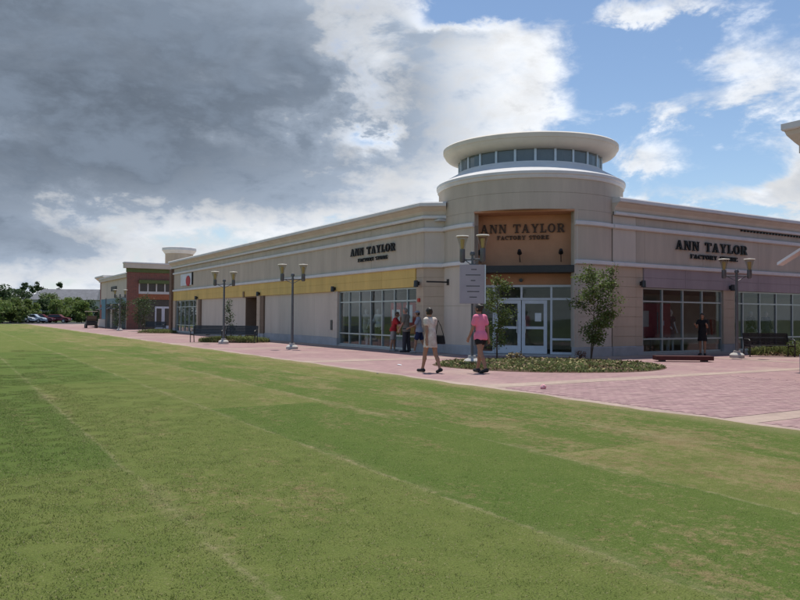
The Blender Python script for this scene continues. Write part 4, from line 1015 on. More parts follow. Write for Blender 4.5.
# ------------------------------------------------------------------ far trees, house, vehicles
def far_tree(name, label, loc, h, r, n, seed, mt, ls, low=.12, pine=False):
    rnd = random.Random(seed); t = thing(name, label, 'tree', loc, 0, 'pines above the house roof' if name == 'pine_tree' else 'trees beyond the lawn')
    b = MB(); b.tube([(0,0,-.2),(rnd.uniform(-.1,.1),0,h*.5),(rnd.uniform(-.2,.2),0,h*.92)], [h*.022,h*.016,h*.004], 7)
    cl = []
    for k in range(16):
        z = rnd.uniform(low,.95)*h; fr = (1-abs(z/h-.45)*1.2) if not pine else (1.05-z/h)*1.2
        a = rnd.uniform(0,6.28); q = r*max(.12,fr)*rnd.uniform(.35,.95); c = Vector((math.cos(a)*q,math.sin(a)*q,z)); cl.append((c, r*rnd.uniform(.22,.45)*(.6 if pine else 1)))
        b.tube([(0,0,max(.2,z-q*.6)),c], [h*.007,h*.002], 5)
    b.build('trunk', M_bark, t, smooth=True); c = MB()
    for k in range(n):
        p, s = cl[rnd.randrange(len(cl))]; v = Vector((rnd.gauss(0,1),rnd.gauss(0,1),rnd.gauss(0,1))).normalized()*s*rnd.random()**.35; v.z *= .75
        leaf(c, p+v, rnd.uniform(.6,1.4)*ls, rnd)
    c.build('crown', mt, t); return t
FT = [ # px, depth, height, radius, material, name, label
 (-30, 118, 7.0, 4.2, M_leafB, 'broad_tree', 'tall dark broadleaf tree at the outer end of the tree line'),
 (2, 122, 6.6, 3.6, M_leafB, 'broad_tree', 'dark broadleaf tree rising beside the grey roofed house'),
 (14, 128, 6.2, 3.2, M_leafB, 'broad_tree', 'dark rounded tree left of the pale green tree'),
 (30, 126, 3.9, 2.2, M_leafC, 'small_tree', 'pale green small tree before the grey roofed house'),
 (43, 132, 4.0, 2.4, M_leafB, 'small_tree', 'dark green small tree between two pale ones'),
 (57, 127, 4.1, 2.2, M_leafC, 'small_tree', 'yellow green tree beside the dark red cars'),
 (69, 134, 3.2, 1.9, M_leafB, 'small_tree', 'very dark rounded tree near the golf cart'),
 (82, 128, 3.6, 2.1, M_leafC, 'small_tree', 'light green tree behind the golf cart'),
 (3, 112, 3.6, 2.6, M_leafC, 'small_tree', 'light green bushy tree at the edge of the lawn'),
 (-14, 116, 4.6, 3.0, M_leafA, 'small_tree', 'mid green tree beside the tall dark broadleaf tree'),
 (12, 117, 4.2, 2.4, M_leafA, 'small_tree', 'mid green tree behind the bush at the lawn edge'),
 (50, 150, 5.4, 2.8, M_leafA, 'small_tree', 'mid green tree screening the grey roofed house'),
 (66, 156, 5.2, 2.8, M_leafC, 'small_tree', 'pale tree screening the house wall'),
 (78, 150, 5.0, 2.8, M_leafA, 'small_tree', 'mid green tree by the house end'),
 (90, 140, 4.2, 2.4, M_leafB, 'small_tree', 'dark tree beside the brick end tower'),
 (20, 114, 2.6, 2.0, M_leafA, 'small_tree', 'low mid green bush at the edge of the lawn')]
for i, (px, dp, h, r, mt, nm, lb) in enumerate(FT): far_tree(nm, lb, at_depth(px, dp), h, r, 2600, 40+i, mt, .32 if r < 3 else .42)
for i, px in enumerate((24, 33, 38, 43, 59, 16, 51, 8)):
    far_tree('pine_tree', 'distant dark pine standing above the grey house roof', at_depth(px, 290+i*4), (14.5,14.0,15.0,14.2,15.2,12.5,12.8,13.0)[i], (2.0,2.4,2.2,2.4,1.8,2.4,2.2,2.6)[i], 900, 70+i, M_leafB, .7, .35)
c = MB(); rnd = random.Random(77)
for i in range(22):
    p = at_depth(-110+i*14, 335+(i*37)%40); hh = 9+(i*53)%4
    c.tube([p, p+Vector((0,0,hh*.9))], [.2,.06], 5)
    for k in range(800):
        v = Vector((rnd.gauss(0,1),rnd.gauss(0,1),rnd.gauss(0,1))).normalized()*rnd.random()**.4; leaf(c, p+Vector((v.x*4.5,v.y*4.5,hh*.55+v.z*hh*.45)), rnd.uniform(.7,1.4), rnd)
o = c.build('wood', M_leafB, None, kind='stuff'); o['label'] = 'dark wooded skyline far behind the houses'; o['category'] = 'wood'
# grey roofed house
hs_ = wthing('grey_roof_house', 'long pale house with grey shingle roof beyond the trees', 'house', tuple(at_depth(62,205)))
c0 = at_depth(62,205); hx, hy = SIDE, VIEW
FH = (c0, hx, -hy)
MB().fbox(FH, -9.5, 9.5, 0, 5.6, -8, 0).build('wall', mat('house_siding',(.36,.35,.34),.85,.08), hs_)
def hp(a,b,c): return c0+hx*a+hy*b+Vector((0,0,c))
MB().hexa([hp(-10,-.6,5.5),hp(10,-.6,5.5),hp(10,8.6,5.5),hp(-10,8.6,5.5),hp(-7.0,3.6,8.6),hp(9,3.6,8.6),hp(9,4.4,8.6),hp(-7.0,4.4,8.6)]).build('roof', mat('grey_shingle',(.20,.20,.215),.9,.15,1), hs_)
for i in range(6):
    for z in (1.0, 3.6):
        a = -8.2+i*3.1; w = MB().fbox(FH, a, a+1.3, z, z+1.5, .005, .05).build('window', M_white2, hs_); MB().fbox(FH, a+.12, a+1.18, z+.12, z+1.38, .051, .06).build('pane', M_dglass, w)
hs2 = at_depth(33,215); r2 = wthing('grey_roof_house', 'smaller house with grey roof half hidden by dark trees', 'house', tuple(hs2)); c0 = hs2
FH2 = (c0, hx, -hy)
MB().fbox(FH2, -4.5, 4.5, 0, 4.6, -7, 0).build('wall', MATS['house_siding'], r2)
MB().hexa([hp(-5,-.5,4.5),hp(5,-.5,4.5),hp(5,7.5,4.5),hp(-5,7.5,4.5),hp(-2.5,3,7.4),hp(3.5,3,7.4),hp(3.5,3.8,7.4),hp(-2.5,3.8,7.4)]).build('roof', MATS['grey_shingle'], r2)
# parked cars
def car(label, loc, rz, col, nm):
    t = thing('parked_car', label, 'car', loc, rz, 'cars parked beyond the lawn')
    m_ = mat(nm, col, .3, .03, 1, spec=.6)
    side = [(-2.15,.32),(-2.2,.62),(-2.05,.86),(-1.55,.92),(-1.0,1.40),(.55,1.42),(1.15,.96),(1.95,.84),(2.2,.62),(2.2,.32)]
    b = MB(); n = len(side); 
    b.v = [(x,-.84 if z < .95 else -.66,z) for x,z in side]+[(x,.84 if z < .95 else .66,z) for x,z in side]
    b.f = [tuple(range(n)), tuple(range(2*n-1,n-1,-1))]+[(i,n+i,n+(i+1)%n,(i+1)%n) for i in range(n)]
    b.build('body', m_, t, bevel=.05)
    gl = MB()
    for s_ in (-1,1): gl.hexa([(-1.35,s_*.80,.95),(.95,s_*.80,.97),(.95,s_*.83,.97),(-1.35,s_*.83,.95),(-.92,s_*.67,1.33),(.50,s_*.67,1.35),(.50,s_*.70,1.35),(-.92,s_*.70,1.33)])
    gl.build('side_window', M_dglass, t)
    for x in (-1.35,1.35):
        for s_ in (-1,1):
            w = MB().tube([(x,s_*.66,.32),(x,s_*.87,.32)], .32, 16).build('wheel', M_black, t); MB().tube([(x,s_*.86,.32),(x,s_*.885,.32)], .19, 12).build('rim', M_alu, w)
    for s_ in (-1,1): MB().box(2.16,2.23,s_*.62-.16,s_*.62+.16,.60,.72).build('headlight', M_white2, t); MB().box(-2.23,-2.16,s_*.62-.16,s_*.62+.16,.66,.78).build('tail_light', mat('tail_red',(.4,.02,.02),.4), t)
    return t
for i, (px, dp, lb, col, nm, a) in enumerate(((40,121,'dark red car parked beneath the pale green tree',(.10,.012,.022),'maroon_paint',.15),(57,123,'dark red car parked near the yellow green tree',(.12,.014,.02),'red_paint',.1),(22,119,'white car parked at the far end of the lawn',(.62,.66,.72),'white_paint',.05),(33,120,'silver blue car parked at the far end of the lawn',(.35,.42,.5),'silver_paint',.0))):
    car(lb, at_depth(px,dp), RS+a, col, nm)
# golf cart
t = thing('golf_cart', 'dark golf cart with tan roof parked on the promenade', 'golf cart', gnd(91,328.0), R(86))
M_tan = mat('tan_canvas',(.42,.36,.28),.7,.08)
b = MB(); b.hexa([(-1.0,-.55,.28),(1.1,-.55,.28),(1.1,.55,.28),(-1.0,.55,.28),(-1.0,-.55,.70),(.95,-.45,.78),(.95,.45,.78),(-1.0,.55,.70)]); b.build('body', M_black, t, bevel=.05)
MB().box(-.55,.05,-.5,.5,.70,.88).build('seat', M_brown, t, bevel=.03); MB().box(-.62,-.50,-.5,.5,.88,1.3).build('seat_back', M_brown, t, bevel=.03)
MB().box(-.95,.95,-.58,.58,1.72,1.80).build('roof', M_tan, t, bevel=.03)
for x, x2 in ((-.9,-.85),(.9,.65)):
    for y in (-.5,.5): MB().tube([(x,y,.7),(x2,y,1.73)], .02, 8).build('roof_post', M_black, t)
for x in (-.65,.75):
    for s_ in (-1,1): w = MB().tube([(x,s_*.42,.23),(x,s_*.60,.23)], .23, 14).build('wheel', M_black, t); MB().tube([(x,s_*.595,.23),(x,s_*.61,.23)], .12, 10).build('rim', M_alu, w)
MB().tube([(.55,.2,.78),(.35,.2,1.05)], .02, 8).build('steering_column', M_black, t)
# blue hanging banner near the teal banded store
t = thing('banner_post', 'slim post with pale blue banner before the teal banded store', 'banner', at_depth(106,74), RS)
MB().tube([(0,0,0),(0,0,3.1)], .045, 8).build('pole', M_pole, t); MB().box(-.42,-.05,-.02,.02,1.0,2.95).build('banner', mat('pale_blue_cloth',(.16,.30,.36),.8,.08), t)
for z in (.99,2.95): MB().tube([(-.45,0,z),(0,0,z)], .015, 6).build('arm', M_pole, t)
# litter
t = tag(MB().lathe([(0,0),(.05,.0),(.06,.03),(.055,.08),(.03,.1),(0,.09)], (0,0,0), 9, close=False).build('crumpled_bag', mat('pink_paper',(.75,.22,.26),.7,.5,30,col2=(.8,.6,.6)), None), 'small crumpled pink bag lying on the paving near the lawn', 'litter'); t.location = gnd(542,389); t.rotation_euler = (.4,.5,.3)
t = tag(MB().lathe([(0,0),(.07,.0),(.075,.008),(.05,.02),(0,.018)], (0,0,0), 7, close=False).build('paper_scrap', mat('white_paper',(.75,.78,.8)), None), 'white paper scrap on the paving near the shoppers', 'litter'); t.location = gnd(399.5,365); t.rotation_euler = (0.1,.1,.3)
t = tag(MB().lathe([(0,0),(.03,.0),(.03,.03),(.01,.045),(0,.045)], (0,0,0), 8, close=False).build('valve_cap', M_black, None), 'small black cap at the edge of the lawn', 'cap'); t.location = gnd(377.5,374.5)
# ------------------------------------------------------------------ figures: one continuous surface from blended volumes
def surf(fn, lo, hi, res):
    ax = [np.arange(lo[i], hi[i]+res, res) for i in range(3)]
    G = np.stack(np.meshgrid(*ax, indexing='ij'), -1).astype(np.float32)
    v = fn(G); sg = v < 0; nx, ny, nz = v.shape
    cnt = np.zeros((nx-1,ny-1,nz-1), np.float32); acc = np.zeros((nx-1,ny-1,nz-1,3), np.float32)
    C = [(i,j,k) for i in (0,1) for j in (0,1) for k in (0,1)]
    sl_ = lambda c: (slice(c[0],nx-1+c[0]), slice(c[1],ny-1+c[1]), slice(c[2],nz-1+c[2]))
    for a in C:
        for d in range(3):
            if a[d]: continue
            b = list(a); b[d] = 1; va, vb = v[sl_(a)], v[sl_(b)]; m = (va < 0) != (vb < 0)
            den = np.where(m, va-vb, 1.0); t = np.where(m, va/den, 0.0)
            p = np.zeros(acc.shape, np.float32)
            for q in range(3): p[...,q] = a[q]
            p[...,d] = t
            acc += p*m[...,None]; cnt += m
    act = cnt > 0; idx = -np.ones(act.shape, int); idx[act] = np.arange(act.sum())
    cell = np.argwhere(act); pts = (cell+acc[act]/cnt[act][:,None])*res+np.array(lo)
    F = []
    for d in range(3):
        s0 = [slice(0,None)]*3; s1 = [slice(0,None)]*3; s0[d] = slice(0,-1); s1[d] = slice(1,None)
        m = sg[tuple(s0)] != sg[tuple(s1)]; e, f_ = (d+1)%3, (d+2)%3
        q = np.argwhere(m); q = q[(q[:,e] > 0) & (q[:,f_] > 0) & (q[:,e] < v.shape[e]-1) & (q[:,f_] < v.shape[f_]-1)]
        if not len(q): continue
        def at(de, df):
            w = q.copy(); w[:,e] += de; w[:,f_] += df; return idx[w[:,0],w[:,1],w[:,2]]
        quad = np.stack([at(-1,-1),at(0,-1),at(0,0),at(-1,0)],1); inside = sg[q[:,0],q[:,1],q[:,2]]
        quad[~inside] = quad[~inside][:,::-1]; F.append(quad)
    F = np.concatenate(F); F = F[(F >= 0).all(1)]
    return pts, F
def smesh(name, fn, lo, hi, res, mt, parent):
    p, F = surf(fn, lo, hi, res); me = bpy.data.meshes.new(name); me.from_pydata(p.tolist(), [], F.tolist()); me.update()
    me.polygons.foreach_set('use_smooth', [True]*len(me.polygons)); me.materials.append(mt)
    o = bpy.data.objects.new(name, me); COL.objects.link(o); o.parent = parent; return o
def cone(a, b, ra, rb):
    a = np.array(a,np.float32); b = np.array(b,np.float32); ba = b-a; L2 = float(ba@ba)+1e-9
    def f_(P):
        h = np.clip(((P-a)@ba)/L2, 0, 1); return np.linalg.norm(P-a-h[...,None]*ba, axis=-1)-(ra+(rb-ra)*h)
    return f_
def ell(c, r):
    c = np.array(c,np.float32); r = np.array(r,np.float32)
    def f_(P):
        q = (P-c)/r; k0 = np.linalg.norm(q,axis=-1); k1 = np.linalg.norm(q/r,axis=-1)+1e-6; return k0*(k0-1)/k1
    return f_
def sm(ds, k):
    o = ds[0]
    for d in ds[1:]:
        h = np.clip(.5+.5*(d-o)/k,0,1); o = d*(1-h)+o*h-k*h*(1-h)
    return o
def union(prims, k=.03, infl=0.0): return lambda P: sm([q(P) for q in prims], k)-infl
M_skin = mat('skin_tanned', (.36,.20,.13), .6, .08, 6, spec=.3)
M_skin2 = mat('skin_warm', (.33,.18,.115), .6, .08, 6, spec=.3)
M_hair = mat('dark_hair', (.022,.014,.010), .55, .3, 40, spec=.4)
M_shoe = mat('dark_shoe', (.02,.02,.022), .6, .2, 10)
def rotx(v, a): return np.array([v[0], v[1]*math.cos(a)-v[2]*math.sin(a), v[1]*math.sin(a)+v[2]*math.cos(a)])
def figure(name, label, cat, loc, head_dir, P, cl, res=.012, group=None):
    """P: pose; facing +Y locally. legs: (hip, knee) degrees each side, arms: (swing, out, elbow) degrees each side"""
    t = thing(name, label, cat, loc, math.atan2(head_dir.y, head_dir.x)-math.pi/2, group); k = P.get('h',1.68)/1.715; t.scale = (k,k,k)
    fem = P.get('fem', True); sw = .155 if fem else .185; lean = R(P.get('lean',3))
    hip_z = 0.0; J = {}
    for s, nm in ((-1,'l'),(1,'r')):
        ha, ka = P['legs'][0 if s < 0 else 1]; ha = R(ha); ka = R(ka)
        h = np.array([s*.088,0,0]); kn = h+np.array([s*.005, math.sin(ha)*.43, -math.cos(ha)*.43]); sa = ha-ka
        an = kn+np.array([0, math.sin(sa)*.42, -math.cos(sa)*.42]); tilt = max(0.0, -sa-.05)*.7
        toe = an+np.array([s*.03, .15*math.cos(tilt), -.055-.15*math.sin(tilt)]); heel = an+np.array([0,-.045,-.05+.04*math.sin(tilt)])
        J[nm] = [h,kn,an,toe,heel]
    low = min(min(J[n][3][2],J[n][4][2]) for n in 'lr')-.03
    up = np.array([0,0,-low])
    for n in 'lr': J[n] = [p+up for p in J[n]]
    pel = up.copy()
    def T(x,y,z): return pel+rotx(np.array([x,y,z]), -lean)          # torso space, origin at the hips
    prims = [ell(T(0,0,.03),(.155 if fem else .15,.11,.13)), ell(T(0,.0,.20),(.118 if fem else .14,.09,.16)), ell(T(0,.005,.37),(.142 if fem else .17,.105,.17)), cone(T(-sw+.03,0,.485),T(sw-.03,0,.485),.058,.058)]
    torso = list(prims)
    nb = T(0,.0,.50); hc = T(0,.03,.705); yaw = R(P.get('look',0))
    def Hd(x,y,z):
        x2 = x*math.cos(yaw)+y*math.sin(yaw); y2 = -x*math.sin(yaw)+y*math.cos(yaw); v = rotx(np.array([x2,y2,z]), -R(P.get('nod',0))); return hc+v
    neck = cone(nb, Hd(0,-.01,-.09), .056 if fem else .064, .05)
    headp = [ell(hc,(.076,.094,.112)), ell(Hd(0,.028,-.065),(.056,.06,.062)), cone(Hd(0,.085,.005),Hd(0,.108,-.022),.010,.014), ell(Hd(.078,-.005,-.01),(.012,.02,.03)), ell(Hd(-.078,-.005,-.01),(.012,.02,.03)), cone(Hd(-.03,.083,.022),Hd(.03,.083,.022),.011,.011), cone(Hd(-.02,.082,-.058),Hd(.02,.082,-.058),.008,.008)]
    armp = {}; allarm = []
    for s, nm in ((-1,'l'),(1,'r')):
        swg, out, elb = [R(q) for q in P['arms'][0 if s < 0 else 1]]
        sh = T(s*sw,0,.475); d1 = np.array([s*math.sin(out), math.sin(swg)*math.cos(out), -math.cos(swg)*math.cos(out)]); el_ = sh+d1*.275
        a2 = swg+elb; d2 = np.array([s*math.sin(out)*.4, math.sin(a2), -math.cos(a2)]); d2 /= np.linalg.norm(d2); wr = el_+d2*.245
        sidev = np.cross(d2, np.array([1.,0,0])); sidev /= np.linalg.norm(sidev)+1e-9; pm_ = wr+d2*.085
        ar = [cone(sh,el_,.048 if fem else .055,.038), cone(el_,wr,.040,.026), cone(wr,pm_,.027,.034)]
        for q, fl in zip((-1.4,-.5,.45,1.3),(.060,.072,.068,.054)):
            f0 = pm_+sidev*q*.019+d2*.01; f1 = f0+d2*fl*.55; f2 = f1+d2*fl*.35+np.array([-s*.022,0,0]); ar += [cone(f0,f1,.0095,.009), cone(f1,f2,.009,.008)]
        ar += [cone(wr+d2*.03+sidev*-.022, wr+d2*.075+sidev*-.055, .012,.010)]
        armp[nm] = (sh,el_,wr,pm_); allarm += ar
    legs = []
    for n in 'lr':
        h,kn,an,toe,heel = J[n]; calf = kn*.65+an*.35+np.array([0,-.018,0])
        legs += [cone(h,kn,.088,.056), cone(kn,calf,.054,.054), cone(calf,an,.052,.036), cone(heel,toe,.034,.030), cone(an,heel,.036,.034)]
    body = prims+[neck]+headp+allarm+legs
    allp = np.array([J['l'][3],J['r'][3],J['l'][4],J['r'][4],J['l'][1],J['r'][1],armp['l'][1],armp['r'][1],armp['l'][3],armp['r'][3],hc])
    lo = allp.min(0)-.2; hi = allp.max(0)+.2; lo[2] = -.03
    lo = lo.tolist(); hi = hi.tolist()
    skin = P.get('skin', M_skin)
    smesh('body', union(body,.025), lo, hi, res, skin, t)
    for kind, mt, prm in cl:
        if kind == 'shirt':
            hem = T(0,0,prm.get('hem',-.05))[2]; slv = prm.get('sleeve',.6); pr = [ell(T(0,0,prm.get('hem',-.05)+.04),(.180 if fem else .186,.145,.19))]+torso
            for n in 'lr': sh,e,w,_ = armp[n]; pr.append(cone(sh, sh+(e-sh)*slv, .056 if fem else .064, .055 if slv < 1 else .048)); pr += ([cone(e,e+(w-e)*.85,.045,.036)] if slv >= 1 else [])
            fn = lambda P_, u=union(pr,.035,.017), hz=hem: np.maximum(u(P_), hz-P_[...,2]+.012*np.sin(P_[...,0]*40+P_[...,1]*25))
            smesh('shirt', fn, lo, hi, res, mt, t)
        elif kind in ('shorts','trousers'):
            fr = prm.get('len',.5); pr = [ell(T(0,0,.02),(.158,.115,.12))]
            for n in 'lr':
                h,kn,an,_,_ = J[n]
                if fr <= 1: pr.append(cone(h,h+(kn-h)*fr,.094,.096-.015*fr))
                else: pr += [cone(h,kn,.098,.072), cone(kn,an,.072,.058)]
            top = T(0,0,.02)[2]
            fn = lambda P_, u=union(pr,.03,.012), z1=top: np.maximum(u(P_), P_[...,2]-z1)
            smesh(kind, fn, lo, hi, res, mt, t)
        elif kind == 'dress':
            hem = prm['hem']; pr = torso+[cone(T(0,0,.15),np.array([pel[0],pel[1]+.01,hem-.05]),.125,.185)]
            for n in 'lr': sh,e,_,_ = armp[n]; pr.append(cone(sh, sh+(e-sh)*.35, .055, .055))
            fn = lambda P_, u=union(pr,.04,.016): np.maximum(u(P_), hem-P_[...,2]+.010*np.sin(np.arctan2(P_[...,1],P_[...,0])*9))
            smesh('dress', fn, lo, hi, res, mt, t)
        elif kind == 'hair':
            pr = [ell(hc+np.array([0,0,.006]),(.086,.104,.120))]
            if prm.get('bun'): pr += [ell(Hd(0,-.10,.055),(.045,.045,.042))]
            if prm.get('tail'): pr += [cone(Hd(0,-.095,.04),Hd(0,-.12,-.14),.035,.018)]
            if prm.get('long'): pr += [cone(Hd(0,-.03,-.02),Hd(0,-.075,-.20),.085,.06)]
            fwd_ = Hd(0,1,0)-hc; fwd_ = fwd_/np.linalg.norm(fwd_); cut = prm.get('front',.045)
            def fn(P_, u=union(pr,.02), c_=hc, w_=fwd_, cu=cut):
                r_ = P_-c_; fy = r_@w_.astype(np.float32); face = np.minimum(fy-cu-.6*np.maximum(0,r_[...,2]-.03), .0)*-1
                return np.maximum(np.maximum(u(P_), fy-cu-.9*np.maximum(0,r_[...,2]-.02)), -.075-r_[...,2]-(.25 if prm.get('long') or prm.get('tail') else 0))
            smesh('hair', fn, lo, hi, res, mt, t)
        elif kind == 'cap':
            pr = [ell(hc+np.array([0,0,.02]),(.092,.108,.108)), cone(Hd(-.03,.10,.045),Hd(.03,.10,.045),.05,.05)]
            brim = ell(Hd(0,.13,.045),(.075,.075,.014))
            fn = lambda P_: np.minimum(np.maximum(pr[0](P_), (hc[2]+.035)-P_[...,2]), brim(P_)); smesh('cap', fn, lo, hi, res, mt, t)
        elif kind == 'shoes':
            for n in 'lr':
                h,kn,an,toe,heel = J[n]; pr = [cone(heel,toe,.042,.037), cone(an+np.array([0,0,-.02]),heel,.042,.04)]
                c_ = (heel+toe)/2; smesh('shoe', union(pr,.02,.004), (c_-.2).tolist(), (c_+.2).tolist(), res, mt, t)
    if P.get('face', True):
        em = mat('eye', (.03,.02,.02), .3)
        for s in (-1,1):
            b = MB(); q = Hd(s*.031,.086,.010); b.lathe([(0,-.009),(.008,-.005),(.010,0),(.008,.005),(0,.009)], tuple(q), 8, close=False); b.build('eye', em, t, smooth=True)
    return t, armp, k
WL = (-SIDE*.62+VIEW*.78).normalized()
def on_front(px, t):      # place on the paving in picture column px, t metres from the camera across the promenade
    g = at_depth(px, 1.0); k = t/g.x; return Vector((g.x*k, g.y*k, 0))
M_cream = mat('cream_print', (.76,.69,.60), .8, .1, 9, col2=(.52,.40,.33))
M_pink = mat('pink_cotton', (.80,.22,.33), .85, .06, 8)
M_bk = mat('black_cotton', (.014,.013,.015), .85, .2, 8)
M_red = mat('red_cotton', (.42,.03,.035), .85, .1, 6)
M_greyk = mat('grey_khaki', (.20,.185,.155), .85, .1, 6)
M_char = mat('charcoal_cotton', (.045,.045,.055), .85, .1, 6)
M_bluegrey = mat('blue_grey_cotton', (.24,.27,.33), .85, .08, 6)
M_navy = mat('navy_cotton', (.02,.028,.075), .85, .1, 6)
M_ltgrey = mat('light_grey_cotton', (.30,.29,.28), .85, .08, 6)
wa, arms_a, ka = figure('person', 'woman walking in cream patterned sleeveless tunic and dark shoes', 'person', gnd(430.5,372.6), WL,
    dict(h=1.66, legs=((17,4),(-12,14)), arms=((-14,6,10),(16,6,14)), lean=3, look=20),
    [('dress', M_cream, dict(hem=.68)), ('hair', M_hair, dict(bun=True)), ('shoes', M_shoe, {})])
figure('person', 'woman walking in pink T-shirt and black shorts', 'person', gnd(480.5,372.8), WL,
    dict(h=1.76, legs=((-13,12),(16,5)), arms=((14,8,12),(-16,7,10)), lean=3, look=-10, skin=M_skin2),
    [('shirt', M_pink, dict(hem=-.08, sleeve=.55)), ('shorts', M_bk, dict(len=.32)), ('hair', M_hair, dict(bun=True)), ('shoes', M_shoe, {})])
# black shoulder bag
b = MB(); b.hexa([(-.05,-.17,.0),(.05,-.17,.0),(.05,.17,.0),(-.05,.17,.0),(-.03,-.14,.24),(.03,-.14,.24),(.03,.14,.24),(-.03,.14,.24)])
t = thing('shoulder_bag', 'black shoulder bag at the side of the woman in the cream tunic', 'bag', gnd(430.5,372.6)+SIDE*.235-VIEW*.02+Vector((0,0,.74)), math.atan2(WL.y,WL.x)-math.pi/2+R(8))
b.build('bag_body', M_bk, t, bevel=.03); b = MB(); b.tube([(0,-.13,.23),(-.03,-.07,.45),(-.07,.0,.62),(-.03,.07,.45),(0,.13,.23)], .010, 6); b.build('strap', M_bk, t)
GR_ = 'shoppers by the display window'
figure('person', 'shopper in red shirt and grey shorts holding something by the window', 'person', on_front(393.5,15.75), (SIDE*.8-VIEW*.1).normalized(),
    dict(h=1.62, legs=((6,6),(-4,4)), arms=((35,5,55),(30,5,60)), lean=12, look=0, nod=15, fem=False),
    [('shirt', M_red, dict(hem=-.06, sleeve=.7)), ('shorts', M_ltgrey, dict(len=.85)), ('hair', mat('brown_hair',(.06,.035,.02),.6,.2,30), {}), ('shoes', M_ltgrey, {})], .014)
figure('person', 'tall man in grey khaki shirt and dark trousers by the window', 'person', on_front(406.5,15.8), (-SIDE*.75+VIEW*.4).normalized(),
    dict(h=1.76, legs=((4,3),(-4,3)), arms=((8,7,20),(20,6,50)), lean=2, fem=False, skin=mat('skin_pink',(.45,.24,.18),.6,.08,6)),
    [('shirt', M_greyk, dict(hem=-.12, sleeve=.7)), ('trousers', M_char, dict(len=2)), ('shoes', M_shoe, {}), ('hair', mat('grey_hair',(.22,.18,.15),.6,.2,30), dict(front=-.01))], .014)
figure('person', 'shopper in blue grey top, cap and navy shorts by the pier', 'person', on_front(419.5,15.85), (-SIDE*.9+VIEW*.1).normalized(),
    dict(h=1.66, legs=((18,10),(-14,10)), arms=((25,5,40),(-5,6,15)), lean=4, fem=False),
    [('shirt', M_bluegrey, dict(hem=-.06, sleeve=.7)), ('shorts', M_navy, dict(len=.75)), ('cap', M_bluegrey, {}), ('hair', M_hair, {}), ('shoes', M_ltgrey, {})], .014)
figure('person', 'woman in black dress standing by the mauve front window', 'person', gnd(702.5,355.2), (-SIDE*.5-VIEW*.8).normalized(),
    dict(h=1.62, legs=((3,3),(-3,3)), arms=((28,10,85),(28,10,85)), lean=2, skin=M_skin),
    [('dress', M_bk, dict(hem=.60)), ('hair', M_hair, dict(long=True)), ('shoes', M_shoe, {})], .014)
# ------------------------------------------------------------------ shop window displays
M_man = mat('mannequin_white', (.55,.56,.55), .5, .05)
def mannequin(label, loc, dirv, cl, pose=0):
    t, _, _ = figure('mannequin', label, 'mannequin', loc, dirv, dict(h=1.74, legs=((5,4),(-4,3)), arms=(((8,10,20),(-6,12,10)),((-5,12,30),(20,10,40)))[pose], lean=0, skin=M_man, face=False), cl, .02, 'window mannequins')
    MB().lathe([(0,-.005),(.2,-.005),(.2,.012),(0,.015)], (0,0,0), 20, close=False).build('stand', M_alu, t)
    return t
Z3 = Vector((0,0,.035))
mannequin('mannequin in pale top and skirt behind the yellow front window', Vector((T0+.75,30.75,.035)), Vector((-1,-.3,0)), [('dress', M_ltgrey, dict(hem=.62))])
mannequin('mannequin in white shirt and dark trousers behind the yellow front window', Vector((T0+.8,29.7,.035)), Vector((-1,-.5,0)), [('shirt', M_man, dict(hem=-.05,sleeve=1)), ('trousers', M_char, dict(len=2))], 1)
mannequin('mannequin in dark dress behind the mauve front window beside the pier', Vector((25.9,S0+.8,.035)), Vector((-.3,-1,0)), [('dress', M_char, dict(hem=.55))], 1)
mannequin('mannequin in green top behind the window at the plaza lamp', Vector((29.95,S0+.8,.035)), Vector((-.3,-1,0)), [('shirt', mat('green_cotton',(.06,.16,.09),.8), dict(hem=-.1,sleeve=1)), ('trousers', M_bk, dict(len=2))])
mannequin('mannequin in black jacket behind the plaza bench window', Vector((31.7,S0+.9,.035)), Vector((-.3,-1,0)), [('shirt', M_bk, dict(hem=-.15,sleeve=1)), ('trousers', M_ltgrey, dict(len=2))], 1)
mannequin('mannequin in navy outfit behind the plaza bench window', Vector((32.75,S0+.8,.035)), Vector((-.4,-1,0)), [('shirt', M_navy, dict(hem=-.15,sleeve=1)), ('trousers', M_navy, dict(len=2))])
def board(label, F, a0, a1, z0, z1, c, mt, name='display_board', inner=None):
    ctr = F[0]+F[1]*((a0+a1)/2)+F[2]*c; t = wthing(name, label, 'display board', (ctr.x,ctr.y,0))
    MB().fbox(F, a0, a1, z0, z1, c-.03, c).build('panel', mt, t)
    for a in (a0+.06, a1-.10): MB().fbox(F, a, a+.04, .03, z0-.002, c-.03, c-.005).build('leg', M_alu, t)
    if inner:
        for q0, q1, r0, r1, m_ in inner: MB().fbox(F, q0, q1, r0, r1, c+.001, c+.006).build('print', m_, t)
M_rp = mat('red_poster', (.42,.05,.045), .6, .12, 3); M_op = mat('orange_poster', (.55,.17,.05), .6, .12, 3); M_wp = mat('white_paper',(.75,.78,.8)); M_bp = mat('blue_poster', (.10,.24,.34), .6, .12, 3); M_dr = mat('maroon_panel', (.16,.022,.03), .6, .2, 3)
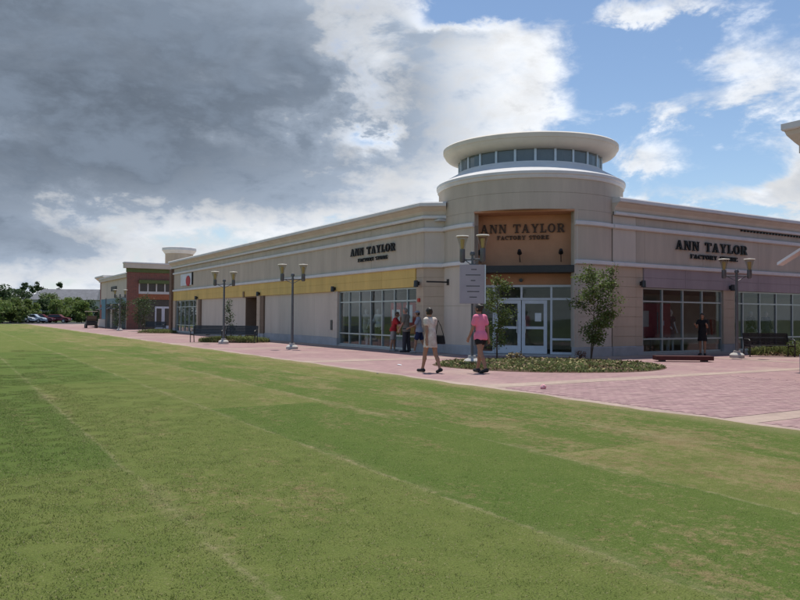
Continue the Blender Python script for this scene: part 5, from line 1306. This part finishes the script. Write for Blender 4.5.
board('red display board with white print behind the yellow front window', FL, 27.15, 28.0, .70, 2.05, -.45, M_rp, inner=[(27.22,27.9,1.25,1.75,M_wp),(27.2,27.95,.75,1.02,M_op)])
board('red display board with pale figure behind the shoppers', FL, 25.95, 26.95, .70, 2.05, -.45, M_rp, inner=[(26.2,26.7,1.2,1.95,M_wp),(26.05,26.9,.75,1.0,M_op)])
board('blue display board beside the shoppers', FL, 25.30, 25.85, .70, 2.6, -.45, M_bp)
board('low blue display board under the red ones', FL, 26.3, 28.0, .08, .56, -.40, M_bp)
board('maroon display board behind the mauve front window', FR, 23.45, 25.60, .66, 2.06, -.55, M_dr, inner=[(23.85,24.25,1.1,1.75,M_ltgrey),(24.75,24.85,.8,1.7,M_char),(24.95,25.2,1.15,1.35,M_bluegrey)])
# clothes racks deeper in the shop
def rack(label, loc, rz, seed):
    rnd = random.Random(seed); t = thing('clothes_rack', label, 'clothes rack', loc, rz, 'clothes racks in the shop')
    for x in (-.7,.7): MB().tube([(x,0,0),(x,0,1.45)], .018, 8).build('post', M_alu, t); MB().tube([(x,-.25,.02),(x,.25,.02)], .018, 8).build('foot', M_alu, t)
    MB().tube([(-.7,0,1.45),(.7,0,1.45)], .016, 8).build('rail', M_alu, t)
    ms = [M_pink, M_ltgrey, M_bluegrey, M_wp, M_rp, M_char, M_cream]
    for k in range(14):
        x = -.62+k*.095; w_ = rnd.uniform(.17,.24); l_ = rnd.uniform(.6,.95)
        MB().hexa([(x-.02,-w_*1.15,1.40-l_),(x+.02,-w_*1.15,1.40-l_),(x+.02,w_*1.15,1.40-l_),(x-.02,w_*1.15,1.40-l_),(x-.015,-w_*.8,1.38),(x+.015,-w_*.8,1.38),(x+.015,w_*.8,1.38),(x-.015,w_*.8,1.38)]).build('garment', ms[rnd.randrange(len(ms))], t)
rack('rack of mixed garments deep inside the yellow front window', Vector((T0+3.2,28.6,.03)), R(80), 1)
rack('rack of mixed garments deep inside near the maroon board', Vector((26.8,S0+3.0,.03)), R(10), 2)
rack('rack of mixed garments deep inside the plaza bench window', Vector((32.2,S0+3.0,.03)), R(-10), 3)
